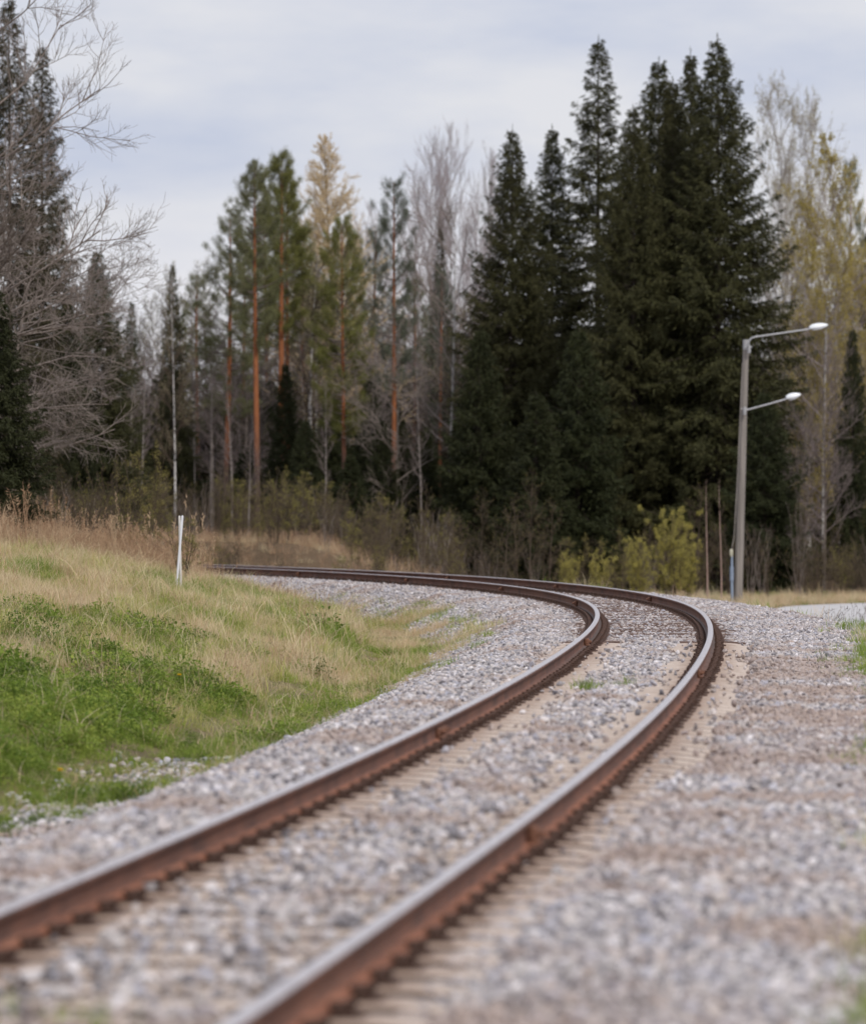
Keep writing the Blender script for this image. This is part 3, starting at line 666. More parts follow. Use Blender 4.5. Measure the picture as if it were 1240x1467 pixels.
def spruce_mesh(H, Rr, seed, mat, dens=1.0, base=.04, pw=1.8, droop=.32, gap=0.0, lean=.0):
    r = np.random.default_rng(seed); tg, cg = Geo(), Geo()
    P = trunk_pts(H, .05 + lean, r); tg.tube(P, np.linspace(H * .0095 + .03, .012, len(P)), 8)
    z = H * base
    while z < H * .985:
        q = z / H; L0 = Rr * min(1, (1 - q) * pw) ** .96 * (.86 + .14 * min(1, (1 - q) * 1.2)) * (1.0 if q > .12 else .75 + 2 * q) + .05
        nb = int(r.integers(7, 11))
        a0 = r.uniform(0, 6.28)
        for b in range(nb):
            if r.random() < gap: continue
            az = a0 + b / nb * 6.28 + r.normal(0, .25); L = L0 * r.uniform(.60, 1.16); zz = z + r.uniform(-.12, .12)
            d = np.array([math.cos(az), math.sin(az), 0]); sd = np.array([-d[1], d[0], 0])
            sl = .75 - 1.35 * min(1, (1 - q) * 1.6) * (.7 + droop) * r.uniform(.75, 1.2); cu = .42 * (1 - q) + .12
            o = on_trunk(P, zz); t = np.linspace(0, 1, 6)[:, None]
            B = o + d * L * t + np.array([0, 0, 1]) * L * (sl * t + cu * t * t) + sd * L * r.normal(0, .05) * t * t
            if L > .5: tg.tube(B[:5], np.linspace(.006 + .009 * L, .006, 5), 3, 1, cap=False)
            nt = int(L / .068 * dens) + 4
            tq = r.uniform(.10, 1.0, nt) ** .8; sg = r.choice([-1, 1], nt)
            O = np.stack([np.interp(tq, t[:, 0], B[:, k]) for k in range(3)], -1)
            lt = np.clip((.42 * L * (1 - tq) + .16) * r.uniform(.6, 1.2, nt), .10, .95)
            D = d * .75 + sd * sg[:, None] * r.uniform(.35, 1.0, nt)[:, None] + np.array([0, 0, 1]) * r.uniform(-.55, .12, nt)[:, None]
            D /= np.linalg.norm(D, axis=1)[:, None]
            m_ = 7; u = np.linspace(0, .92, m_)
            OO = (O[:, None] + D[:, None] * (lt[:, None] * u)[:, :, None] - np.array([0, 0, 1]) * ((lt[:, None] * u) ** 2 * .35)[:, :, None]).reshape(-1, 3)
            k = len(OO); DD = np.repeat(D, m_, 0) + r.normal(0, .33, (k, 3)) + np.array([0, 0, -.16])
            ll = np.repeat(lt, m_) * .17 + .085
            cg.sprays(OO, DD, ll * r.uniform(.7, 1.15, k), ll * r.uniform(.20, .34, k), 0)
            # hanging twigs under the bough
            nh = int(nt * .8); kk = r.integers(0, nt, nh)
            cg.sprays(O[kk] + r.normal(0, .05, (nh, 3)), np.array([0, 0, -1]) + r.normal(0, .35, (nh, 3)), r.uniform(.12, .32, nh) * (1 if L > 1 else .5), r.uniform(.025, .05, nh), 0)
        z += (.27 + .10 * r.random()) * (H / 18) ** .5 * (1 - .3 * (z / H) ** 2) / max(.7, dens ** .5)
    k = 30; zz = r.uniform(H * .95, H, k); O = np.stack([on_trunk(P, a) for a in zz]); D = r.normal(0, .5, (k, 3)) + np.array([0, 0, 1.1]); cg.sprays(O, D * np.array([.6, .6, 1]), .13, .03)
    return tg.mesh('spruce_trunk', [MAT['spruce_bark'], MAT['spruce_bark']], True), cg.mesh('spruce_crown', mat)

def pine_mesh(H, Rr, seed, mat, crown=.5, dens=1.0, tip=.35, dead=8, sparse=0.):
    r = np.random.default_rng(seed); tg, cg = Geo(), Geo()
    P = trunk_pts(H, .16, r); tg.tube(P, np.interp(np.linspace(0, 1, len(P)), [0, .06, .5, 1], [H * .0135, H * .0105, H * .0082, .02]), 9, 0)
    z0 = H * (1 - crown); z = z0
    def tufts(O, D, n):
        k = len(O); OO = np.repeat(O, n, 0) + r.normal(0, .09, (k * n, 3)); DD = np.repeat(D, n, 0) * .55 + r.normal(0, .62, (k * n, 3)) + np.array([0, 0, .28])
        cg.sprays(OO, DD, r.uniform(.10, .19, k * n), r.uniform(.011, .019, k * n), 0)
    while z < H * .985:
        q = (z - z0) / (H - z0); shape = np.interp(q, [0, .25, .6, 1], [.55, 1, .85, .12]) * Rr
        nb = int(r.integers(3, 7)); a0 = r.uniform(0, 6.28)
        for b in range(nb):
            if r.random() < sparse: continue
            az = a0 + b / nb * 6.28 + r.normal(0, .35); L = shape * r.uniform(.55, 1.2) + .12; d = np.array([math.cos(az), math.sin(az), 0]); sd = np.array([-d[1], d[0], 0])
            o = on_trunk(P, z + r.uniform(-.15, .15)); t = np.linspace(0, 1, 6)[:, None]; sl = np.interp(q, [0, .5, 1], [-.12, .2, 1.0]) + r.normal(0, .12)
            B = o + d * L * t + np.array([0, 0, 1]) * L * (sl * t + tip * t * t) + sd * L * r.normal(0, .12) * t * t
            tg.tube(B, np.linspace(.012 + .012 * L, .008, 6), 4, 1, cap=False)
            ns = int(L / .2 * dens) + 3; tq = r.uniform(.28, 1, ns) ** .7
            O = np.stack([np.interp(tq, t[:, 0], B[:, k]) for k in range(3)], -1)
            D = d * .7 + sd * r.choice([-1, 1], ns)[:, None] * r.uniform(.2, 1, ns)[:, None] + np.array([0, 0, 1]) * r.uniform(-.1, .55, ns)[:, None]
            D /= np.linalg.norm(D, axis=1)[:, None]; ls = (.36 * L * (1.15 - tq) + .1) * r.uniform(.5, 1.1, ns)
            for a in range(ns):
                tg.tube(np.stack([O[a], O[a] + D[a] * ls[a]]), [.007, .004], 3, 1, cap=False)
            m_ = 4; u = np.linspace(.35, 1, m_)
            tufts((O[:, None] + D[:, None] * (ls[:, None] * u)[:, :, None]).reshape(-1, 3), np.repeat(D, m_, 0), 14)
        z += r.uniform(.24, .44) * (H / 18) ** .5
    for k in range(dead):     # dead snags on the bare stem
        zz = r.uniform(H * .2, z0 * 1.05); o = on_trunk(P, zz); az = r.uniform(0, 6.28); L = r.uniform(.4, 1.7); d = np.array([math.cos(az), math.sin(az), r.uniform(-.35, .1)])
        tg.tube([o, o + d * L * .5 + (0, 0, .03), o + d * L], [.016, .011, .004], 3, 1, cap=False)
    return tg.mesh('pine_trunk', [MAT['pine_bark'], MAT['grey_bark']], True), cg.mesh('pine_crown', mat)

def bare_mesh(H, seed, barkm, twigm, spread=.5, up=.5, nprim=26, crown=.75, leaf=None, nleaf=0, leafsize=.05, stems=1, stem_spread=.25, rscale=1.0, depth=3, twigr=.006, shape='oval', droop=0., lean=None):
    r = np.random.default_rng(seed); tg, cg = Geo(), Geo(); tips = []
    def grow(o, d, L, rad, lev):
        n = 5 if lev < 3 else 4; P = [o]; dd = d
        for k in range(n - 1):
            dd = nrm(dd + r.normal(0, .13, 3) + np.array([0, 0, up * .16 - droop * .2 * (lev >= 2)])); P.append(P[-1] + dd * L / (n - 1))
        P = np.array(P); tg_ = tg if lev == 1 and rad > .02 else cg
        tg_.tube(P, np.linspace(rad, max(rad * .35, twigr * .7), n), 4 if lev < 2 else 3, 1 if tg_ is tg else 0, cap=False)
        if lev >= depth - 1: tips.append(P[1:] if lev >= depth else P[2:])
        if lev >= depth: return
        kc = max(3, int(r.integers(4, 7) * (1 if lev == 1 else .8) * min(1.5, L / (1.2 if lev == 1 else .6)) + 1))
        for c in range(kc):
            q = r.uniform(.2, 1.0); b = np.array([np.interp(q, np.linspace(0, 1, n), P[:, k]) for k in range(3)])
            perp = nrm(np.cross(dd, r.normal(size=3))); nd = nrm(dd * r.uniform(.55, 1.0) + perp * r.uniform(.45, .85) + np.array([0, 0, .12 * up]))
            grow(b, nd, L * r.uniform(.35, .62) * (1.1 - .4 * q), max(rad * .5, twigr), lev + 1)
    for s in range(stems):
        if stems == 1: P = trunk_pts(H, .26 * H / 15, r); base = np.zeros(3)
        else:
            az = r.uniform(0, 6.28); Hs = H * r.uniform(.6, 1.05); ln = stem_spread * r.uniform(.2, 1.1); t = np.linspace(0, 1, 9)[:, None]
            P = np.array([math.cos(az), math.sin(az), 0]) * (.12 + Hs * ln * t ** 1.2) + np.array([0, 0, 1]) * Hs * t + r.normal(0, .02 * Hs, (9, 3)) * t
            P[0, 2] = -.2
        if lean is not None: P = P + np.array(lean) * (np.clip(P[:, 2:3], 0, None) / H) ** 1.4
        Hs = P[-1, 2]; rr = rscale * (Hs * (.0085 if stems == 1 else .0048) + .004)
        tg.tube(P, np.linspace(rr, max(twigr, rr * .08), len(P)), 7 if stems == 1 else 5, 0, cap=False)
        npz = nprim if stems == 1 else max(4, int(nprim / stems))
        for k in range(npz):
            q = 1 - crown + crown * (k + r.random()) / npz; z = Hs * min(q, .995); i = np.interp(z, P[:, 2], np.arange(len(P))); a = int(min(i, len(P) - 2)); o = P[a] + (P[a + 1] - P[a]) * (i - a)
            qc = (q - (1 - crown)) / crown
            sh = {'oval': math.sin(PI * min(1, .18 + .80 * qc)) ** .8, 'cone': (1 - qc) ** .8 + .06, 'fan': .55 + .3 * (1 - qc)}[shape]
            L = spread * Hs * .62 * sh * r.uniform(.6, 1.15) + (.05 if shape == 'cone' else .15); az = r.uniform(0, 6.28); upw = up * r.uniform(.5, 1.2) + .35 * qc
            grow(o, nrm(np.array([math.cos(az), math.sin(az), upw])), L, max(rr * .42 * (1 - .65 * q), twigr), 1)
    mats = [twigm]
    if leaf is not None and nleaf:
        T = np.concatenate(tips); O = T[r.integers(0, len(T), nleaf)] + r.normal(0, .04, (nleaf, 3))
        cg.sprays(O, r.normal(0, 1, (nleaf, 3)) + np.array([0, 0, .2]), leafsize * r.uniform(.6, 1.3, nleaf), leafsize * r.uniform(.45, .8, nleaf), 1); mats.append(leaf)
    return tg.mesh('bare_trunk', [barkm, twigm], True), cg.mesh('bare_crown', mats)

KIND = {}      # name -> (trunk mesh, crown mesh, natural height, natural half width)
def reg(k, H, W, pair): KIND[k] = (*pair, H, W)
reg('spruce_a', 20, 4.0, spruce_mesh(20, 4.0, 1, MAT['spruce'], 1.15, pw=2.0))
reg('spruce_b', 20, 3.2, spruce_mesh(20, 3.2, 2, MAT['spruce'], 1.15, pw=1.9, droop=.45))
reg('spruce_c', 20, 3.4, spruce_mesh(20, 3.4, 3, MAT['spruce'], 1.0, pw=1.7, gap=.16, droop=.5))
reg('spruce_d', 20, 3.8, spruce_mesh(20, 3.8, 4, MAT['spruce'], 1.15, pw=2.2))
reg('spruce_thin', 15, 1.7, spruce_mesh(15, 1.7, 5, MAT['spruce'], .9, base=.12, gap=.15, pw=1.5))
reg('spruce_brown', 18, 3.3, spruce_mesh(18, 3.3, 6, MAT['spruce_cones'], .85, gap=.16, droop=.5, pw=1.7))
reg('spruce_young', 8, 1.9, spruce_mesh(8, 1.9, 7, MAT['spruce_deep'], 1.15, base=.02))
reg('spruce_young2', 9, 2.3, spruce_mesh(9, 2.3, 8, MAT['spruce_deep'], 1.1, base=.02, pw=1.9))
reg('pine_a', 19, 2.0, pine_mesh(19, 2.0, 11, MAT['pine'], .48, 1.35))
reg('pine_b', 19, 1.7, pine_mesh(19, 1.7, 12, MAT['pine_green'], .46, 1.5))
reg('pine_c', 17, 2.1, pine_mesh(17, 2.1, 13, MAT['pine'], .62, .9, .25, 14, .12))
reg('pine_green', 15, 2.0, pine_mesh(15, 2.0, 14, MAT['pine_green'], .66, 1.35, .3, 5))
reg('pine_grey', 17, 1.9, pine_mesh(17, 1.9, 15, MAT['pine_grey'], .55, .7, .4, 16, .2))
reg('pine_thin', 16, 1.0, pine_mesh(16, 1.0, 16, MAT['pine'], .40, .7, .2, 10, .25))
reg('birch_a', 18, 2.4, bare_mesh(18, 21, MAT['birch_bark'], MAT['twig_purple'], .34, .8, 60, .7, twigr=.005, rscale=.8))
reg('birch_b', 17, 2.2, bare_mesh(17, 22, MAT['birch_bark'], MAT['twig_purple'], .32, .9, 56, .72, twigr=.005, rscale=.8))
reg('birch_thin', 12, 1.0, bare_mesh(12, 23, MAT['dull_bark'], MAT['twig_dull'], .20, .8, 30, .65, depth=3, twigr=.0045, rscale=.75))
reg('birch_pale', 18, 2.3, bare_mesh(18, 24, MAT['birch_bark'], MAT['twig_pale'], .34, .8, 56, .80, MAT['pale_leaf'], 14000, .06, twigr=.0055, droop=.5, rscale=.8))
reg('birch_yellow', 16, 2.0, bare_mesh(16, 25, MAT['birch_bark'], MAT['twig_purple'], .34, .6, 56, .88, MAT['yellow_leaf'], 30000, .085, twigr=.0055, droop=.6, rscale=.8))
reg('birch_bud', 14, 1.8, bare_mesh(14, 26, MAT['birch_bark'], MAT['twig'], .30, .7, 50, .75, MAT['pale_leaf'], 6000, .055, twigr=.005))
reg('larch', 19, 1.6, bare_mesh(19, 27, MAT['spruce_bark'], MAT['larch'], .40, .4, 300, .84, MAT['larch'], 90000, .05, twigr=.006, shape='cone', depth=2))
reg('aspen', 14, 4.2, bare_mesh(14, 28, MAT['birch_bark'], MAT['twig_grey'], .62, .35, 26, .72, twigr=.008, rscale=1.3))
reg('spread_bare', 10, 3.0, bare_mesh(10, 29, MAT['grey_bark'], MAT['twig_grey'], .66, .25, 26, .85, twigr=.007))
reg('brown_bare', 9, 2.2, bare_mesh(9, 30, MAT['grey_bark'], MAT['twig_dull'], .46, .5, 28, .85, twigr=.007))
reg('shrub_a', 3.2, 1.4, bare_mesh(3.2, 31, MAT['twig'], MAT['twig'], .34, .7, 60, .85, MAT['bud'], 3500, .036, stems=11, stem_spread=.32, twigr=.0045, rscale=.9))
reg('shrub_b', 3.0, 1.3, bare_mesh(3.0, 32, MAT['twig'], MAT['twig'], .34, .8, 50, .85, MAT['bud'], 600, .026, stems=10, stem_spread=.30, twigr=.0045, rscale=.9))
reg('shrub_c', 3.4, 1.2, bare_mesh(3.4, 33, MAT['twig_grey'], MAT['twig'], .30, .9, 44, .85, stems=7, stem_spread=.22, twigr=.0045, rscale=.9))
reg('bush_yellow', 3.0, 1.3, bare_mesh(3.0, 34, MAT['twig'], MAT['twig'], .40, .8, 110, .93, MAT['bush_leaf'], 19000, .036, stems=16, stem_spread=.34, twigr=.004, rscale=.8))
reg('bush_low', 1.6, 1.0, bare_mesh(1.6, 35, MAT['twig'], MAT['twig'], .44, .8, 80, .93, MAT['bush_leaf'], 6000, .04, stems=14, stem_spread=.42, twigr=.004, rscale=.8))
reg('sapling', 5, .7, bare_mesh(5, 36, MAT['twig'], MAT['twig'], .30, .7, 34, .85, MAT['bud'], 500, .03, twigr=.004, rscale=.7))
reg('sapling_pink', 5, .5, bare_mesh(5, 37, bark_mat('pinkish_birch_bark', (.30, .20, .17), (.46, .34, .30)), MAT['twig'], .16, 1.0, 16, .8, twigr=.005, rscale=1.1))

def tree(kind, px, topy, Yd, label, name, cat, group=None, wpx=None, rz=None, tilt=(0, 0)):
    tm_, cm_, H, W = KIND[kind]; x = wx(px, Yd); z = gz1(x, Yd); h = wz(topy, Yd) - z
    sz_ = h / H; sx_ = sz_ if wpx is None else (wpx / 2 * Yd / FPX) / W
    o = thing(name, label, cat, (x, Yd, z), random.uniform(0, 6.28) if rz is None else rz, group)
    o.scale = (sx_, sx_, sz_); o.rotation_euler[0] = tilt[0]; o.rotation_euler[1] = tilt[1]
    link_mesh('trunk' if 'shrub' not in name and 'bush' not in name else 'stems', tm_, o); link_mesh('crown' if 'shrub' not in name and 'bush' not in name else 'twigs', cm_, o)
    return o
GS = 'tall dark spruces on the right'; GP = 'pines behind the bend'; GB = 'bare birches in the wood'; GY = 'small dark spruces under the pines'; GSH = 'bare shrubs at the edge of the wood'

# right-hand spruces
tree('spruce_a', 735, 180, 184, 'dark spruce at the left end of the tall spruce group, with lower tip', 'spruce_tree', 'spruce', GS, 190)
tree('spruce_b', 790, 178, 190, 'dark spruce behind and right of the leftmost tall spruce', 'spruce_tree', 'spruce', GS, 175)
tree('spruce_c', 857, 50, 188, 'tall open spruce with a narrow tip standing free against the sky', 'spruce_tree', 'spruce', GS, 240)
tree('spruce_d', 943, 82, 180, 'broad dark spruce right of the open narrow spruce', 'spruce_tree', 'spruce', GS, 235)
tree('spruce_b', 986, 70, 184, 'spruce squeezed between the two broadest dark spruces', 'spruce_tree', 'spruce', GS, 170)
tree('spruce_a', 1027, 50, 176, 'tallest dark spruce directly behind the lamp post', 'spruce_tree', 'spruce', GS, 265)
tree('spruce_b', 966, 110, 178, 'spruce filling the gap in front of the squeezed one', 'spruce_tree', 'spruce', GS, 190)
tree('spruce_d', 905, 150, 176, 'spruce in front of the gap between the open spruce and the broad one', 'spruce_tree', 'spruce', GS, 180)
tree('spruce_young2', 690, 470, 176, 'shorter spruce at the foot of the leftmost tall spruce', 'spruce_tree', 'spruce', GY, 130)
tree('spruce_young2', 830, 470, 172, 'shorter spruce in front of the open narrow spruce', 'spruce_tree', 'spruce', GY, 150)
tree('spruce_young2', 1095, 560, 168, 'shorter spruce right of the lamp post foot', 'spruce_tree', 'spruce', GY, 130)
tree('spruce_young', 765, 560, 170, 'small spruce behind the bare shrubs in the middle', 'spruce_tree', 'spruce', GY, 120)
tree('birch_pale', 1112, 240, 196, 'pale birch half hidden behind the tallest spruce', 'birch_tree', 'birch', None, 80)
tree('birch_yellow', 1152, 300, 188, 'yellow-leaved birch between the pale birches, just right of the tallest spruce', 'birch_tree', 'birch', None, 75)
tree('birch_yellow', 1225, 380, 186, 'lowest yellow-leaved birch at the right edge', 'birch_tree', 'birch', None, 70)
tree('spruce_c', 1240, 330, 198, 'dark spruce cut by the right edge behind the yellow birches', 'spruce_tree', 'spruce', None, 90)
tree('shrub_b', 1182, 770, 160, 'dark brown shrub beside the far end of the road', 'shrub', 'shrub', None, 95)
tree('spruce_brown', 630, 322, 205, 'thin spruce with brown cones behind the white aspen trunk', 'spruce_tree', 'spruce', None, 80)
# pines
tree('pine_c', 322, 313, 186, 'leftmost pine with wide ragged grey-green crown and dark trunk', 'pine_tree', 'pine', GP, 105)
tree('pine_a', 369, 240, 182, 'tall pine with a straight orange trunk down to the ground', 'pine_tree', 'pine', GP, 88)
tree('pine_b', 405, 228, 190, 'tallest pine with a bright orange trunk above small spruces', 'pine_tree', 'pine', GP, 84)
tree('pine_b', 413, 262, 193, 'pine crowding the right side of the tallest pine', 'pine_tree', 'pine', GP, 60)
tree('pine_thin', 438, 330, 200, 'slender dark pine between the tallest pine and the bright green pine', 'pine_tree', 'pine', GP, 50)
tree('pine_green', 494, 322, 180, 'bright green dense pine in front of the golden larch', 'pine_tree', 'pine', GP, 88)
tree('pine_grey', 563, 262, 184, 'sparse greyish pine with purple-brown lower trunk', 'pine_tree', 'pine', GP, 84)
tree('pine_grey', 630, 390, 196, 'pine with orange trunk left of the white aspen trunk', 'pine_tree', 'pine', GP, 60)
tree('pine_c', 345, 350, 205, 'background pine filling the space between the two leftmost pines', 'pine_tree', 'pine', GP, 80)
tree('pine_c', 1216, 232, 205, 'dark pine at the right edge behind the yellow birch', 'pine_tree', 'pine', GP, 60)
tree('larch', 487, 200, 205, 'golden larch with a pointed crown above the green pine', 'larch_tree', 'larch', None, 82)
for k_, px_, ty_, Yd_, lab_ in (('pine_c', 285, 395, 208, 'low-crowned background pine left of the leftmost pine'), ('pine_grey', 530, 330, 206, 'pale background pine between the green pine and the sparse greyish pine'), ('pine_thin', 450, 400, 208, 'thin background pine beside the golden larch'),
        ('pine_c', 590, 400, 208, 'background pine with ragged crown right of the sparse greyish pine'), ('pine_a', 383, 300, 206, 'background pine peeping between the two tallest pines')):
    tree(k_, px_, ty_, Yd_, lab_, 'pine_tree', 'pine', GP, 78)
for px_, ty_, Yd_, lab_ in ((300, 380, 212, 'bare birch behind the leftmost pine'), (430, 390, 214, 'bare birch behind the tallest pine'), (540, 300, 216, 'bare birch rising left of the sparse greyish pine'), (225, 430, 205, 'bare birch between the slim spruce and the budding birch'), (670, 300, 214, 'bare birch just left of the tall spruce group')):
    tree('birch_b' if px_ > 400 else 'birch_bud', px_, ty_, Yd_, lab_, 'birch_tree', 'birch', GB, 80)
# birches and other bare trees
tree('birch_a', 622, 205, 226, 'bare purple-grey birch, leftmost of the tall hazy birch tops', 'birch_tree', 'birch', GB, 90)
tree('birch_b', 655, 190, 230, 'bare birch with the highest hazy top in the middle', 'birch_tree', 'birch', GB, 80)
tree('birch_a', 690, 225, 224, 'bare birch next to the leftmost tall spruce', 'birch_tree', 'birch', GB, 90)
tree('birch_b', 600, 285, 215, 'shorter bare birch right of the sparse grey pine', 'birch_tree', 'birch', GB, 80)
tree('aspen', 641, 300, 186, 'bare aspen with a thick white trunk and wide pale branches', 'aspen_tree', 'aspen', None, 190)
tree('spread_bare', 570, 470, 178, 'bare grey tree with low spreading branches around the purple-brown pine trunk', 'bare_tree', 'tree', None, 130)
tree('birch_bud', 251, 385, 175, 'birch with a white trunk and brownish budding crown at left', 'birch_tree', 'birch', GB, 60)
tree('birch_thin', 463, 545, 172, 'thin leaning white birch right of the tallest pine', 'birch_tree', 'birch', GB, 34, tilt=(0, -.06))
tree('birch_thin', 603, 500, 176, 'thin white birch left of the white aspen trunk', 'birch_tree', 'birch', GB, 40)
tree('birch_thin', 332, 520, 178, 'thin white birch against the leftmost pine trunk', 'birch_tree', 'birch', GB, 40)
tree('birch_thin', 356, 620, 170, 'short thin birch just left of the straight orange pine trunk', 'birch_tree', 'birch', GB, 30)
tree('birch_thin', 278, 470, 190, 'thin birch right of the budding birch', 'birch_tree', 'birch', GB, 40)
tree('birch_thin', 303, 500, 185, 'thin birch halfway between budding birch and leftmost pine', 'birch_tree', 'birch', GB, 40)
tree('birch_thin', 203, 480, 172, 'thin pale trunk under the slim spruces at left', 'birch_tree', 'birch', GB, 40)
tree('birch_thin', 186, 440, 176, 'thin trunk left of the slim dark spruce', 'birch_tree', 'birch', GB, 40)
tree('birch_pale', 1133, 118, 192, 'tall pale birch with fine bud haze right of the tallest spruce', 'birch_tree', 'birch', None, 95)
tree('birch_pale', 1165, 140, 198, 'pale birch behind the yellow-leaved birch', 'birch_tree', 'birch', None, 80)
tree('birch_yellow', 1178, 205, 184, 'birch with yellow young leaves above the upper lamp head', 'birch_tree', 'birch', None, 90)
tree('birch_yellow', 1203, 300, 190, 'shorter yellow-leaved birch at the right edge', 'birch_tree', 'birch', None, 70)
tree('brown_bare', 1180, 500, 172, 'bare brownish tree right of the lower lamp head', 'bare_tree', 'tree', None, 120)
tree('brown_bare', 1152, 600, 168, 'bare brown tree between the lamp post and the smallest spruce', 'bare_tree', 'tree', None, 90)
tree('brown_bare', 1130, 470, 185, 'bare brown tree behind the tallest spruce, at its right side', 'bare_tree', 'tree', None, 100)
# left-hand trees
tree('spruce_brown', 14, -8, 142, 'tall brownish spruce behind the big bare tree at the left edge', 'spruce_tree', 'spruce', None, 235)
tree('spruce_brown', 62, 60, 152, 'brownish spruce right of the tallest one at left', 'spruce_tree', 'spruce', None, 185)
tree('spruce_d', 138, 356, 150, 'broad dark spruce left of the slim spruces', 'spruce_tree', 'spruce', None, 150)
tree('spruce_young2', 95, 420, 146, 'ragged dark spruce behind the low bare branches', 'spruce_tree', 'spruce', None, 110)
tree('spruce_thin', 190, 428, 182, 'slim dark spruce standing alone against the sky', 'spruce_tree', 'spruce', None, 60)
tree('spruce_thin', 167, 455, 178, 'slim spruce close to the broad dark one at left', 'spruce_tree', 'spruce', None, 40)
tree('spruce_c', 247, 376, 190, 'spruce rising behind the budding birch', 'spruce_tree', 'spruce', None, 85)
tree('spruce_young2', -6, 415, 103, 'deep green spruce cut by the left edge, nearest of the spruces', 'spruce_tree', 'spruce', None, 165)
for k, (px, ty, Yd, lab) in enumerate(((408, 520, 184, 'small dark spruce under the tallest pine'), (472, 560, 186, 'small dark spruce left of the green pine trunk'), (528, 520, 188, 'small dark spruce right of the green pine trunk'),
        (440, 600, 178, 'low spruce behind the leaning thin birch'), (545, 600, 178, 'low spruce left of the purple-brown pine trunk'), (610, 610, 180, 'low spruce behind the thin white birch'),
        (350, 640, 186, 'low spruce between the leftmost pine and the orange pine'), (655, 600, 178, 'low spruce beside the white aspen trunk'), (130, 560, 150, 'low spruce under the broad dark spruce at left'),
        (500, 650, 176, 'low spruce at the foot of the green pine'), (1222, 470, 176, 'dark spruce at the right edge above the road'))):
    tree('spruce_young' if k % 2 else 'spruce_young2', px, ty, Yd, lab, 'spruce_tree', 'spruce', GY, 70 if k != 8 else 90)
# the big bare tree leaning in at the left edge
bt = bare_mesh(15.5, 77, MAT['grey_bark'], MAT['twig_grey'],   .37, .50, 66, .86, twigr=.0042, rscale=.85, depth=4, lean=(.3, 0, 0))
KIND['big_bare'] = (*bt, 15.5, 4.)
tree('big_bare', -72, -170, 105, 'big bare grey tree leaning in from the left edge with fine twigs', 'bare_tree', 'tree', None, rz=0)
bt = bare_mesh(8, 78, MAT['grey_bark'], MAT['twig_grey'], .72, .10, 40, .85, twigr=.0042, rscale=1.2, depth=4, lean=(1.2, 0, 0))
KIND['low_bare'] = (*bt, 8, 3.)
tree('low_bare', 5, 330, 110, 'lower bare tree at left with pale arching branches over the thicket', 'bare_tree', 'tree', None, rz=.4)

# shrubs
for px, ty, Yd, kd, lab, w in (
    (960, 735, 150, 'bush_yellow', 'round yellow-green bush left of the lamp post', 98), (915, 775, 147, 'bush_yellow', 'smaller yellow-green bush touching the round one', 66),
    (985, 770, 151, 'bush_yellow', 'low yellow-green bush right behind the round one', 56), (862, 800, 146, 'bush_low', 'low green bush at the foot of the broad spruce', 60), (815, 800, 148, 'bush_low', 'low olive bush right of the bare saplings', 50),
    (1142, 690, 160, 'shrub_c', 'brown thicket shrub right of the lamp post foot', 60), (1100, 770, 156, 'shrub_b', 'brown shrub just right of the lamp post', 50)):
    tree(kd, px, ty, Yd, lab, 'bush' if 'bush' in kd else 'shrub', 'bush' if 'bush' in kd else 'shrub', 'bushes by the lamp post', w)
for px, ty, Yd, kd, lab in ((1013, 690, 153, 'sapling_pink', 'pinkish young birch stem left of the lamp post'), (1033, 690, 153, 'sapling_pink', 'thin pinkish stem close to the lamp post'),
    (997, 700, 155, 'sapling', 'bare sapling behind the round yellow-green bush'), (760, 680, 150, 'sapling', 'tallest bare sapling in the middle of the wood edge'), (742, 715, 147, 'sapling', 'bare sapling left of the tallest sapling'),
    (721, 735, 146, 'sapling', 'short bare sapling left of the sapling pair'), (690, 705, 150, 'sapling', 'bare sapling in front of the shorter spruce'), (606, 700, 146, 'sapling', 'greenish sapling right of the purple-brown pine trunk'),
    (648, 730, 150, 'sapling', 'bare sapling below the white aspen trunk'), (785, 720, 152, 'sapling', 'bare sapling left of the olive bush')):
    tree(kd, px, ty, Yd, lab, 'young_tree', 'young tree', 'young trees at the wood edge', 46 if kd == 'sapling' else 26)
tree('shrub_a', 205, 640, 112, 'budding yellow-green shrub behind the white marker posts', 'shrub', 'shrub', GSH, 120)
tree('shrub_a', 262, 738, 97, 'low budding shrub at the marker posts', 'shrub', 'shrub', GSH, 90)
tree('shrub_b', 150, 650, 115, 'brown shrub left of the budding one', 'shrub', 'shrub', GSH, 130)
tree('shrub_b', 90, 660, 113, 'brown shrub under the low bare branches', 'shrub', 'shrub', GSH, 130)
tree('shrub_c', 40, 690, 108, 'brown shrub at the foot of the left edge spruce', 'shrub', 'shrub', GSH, 110)

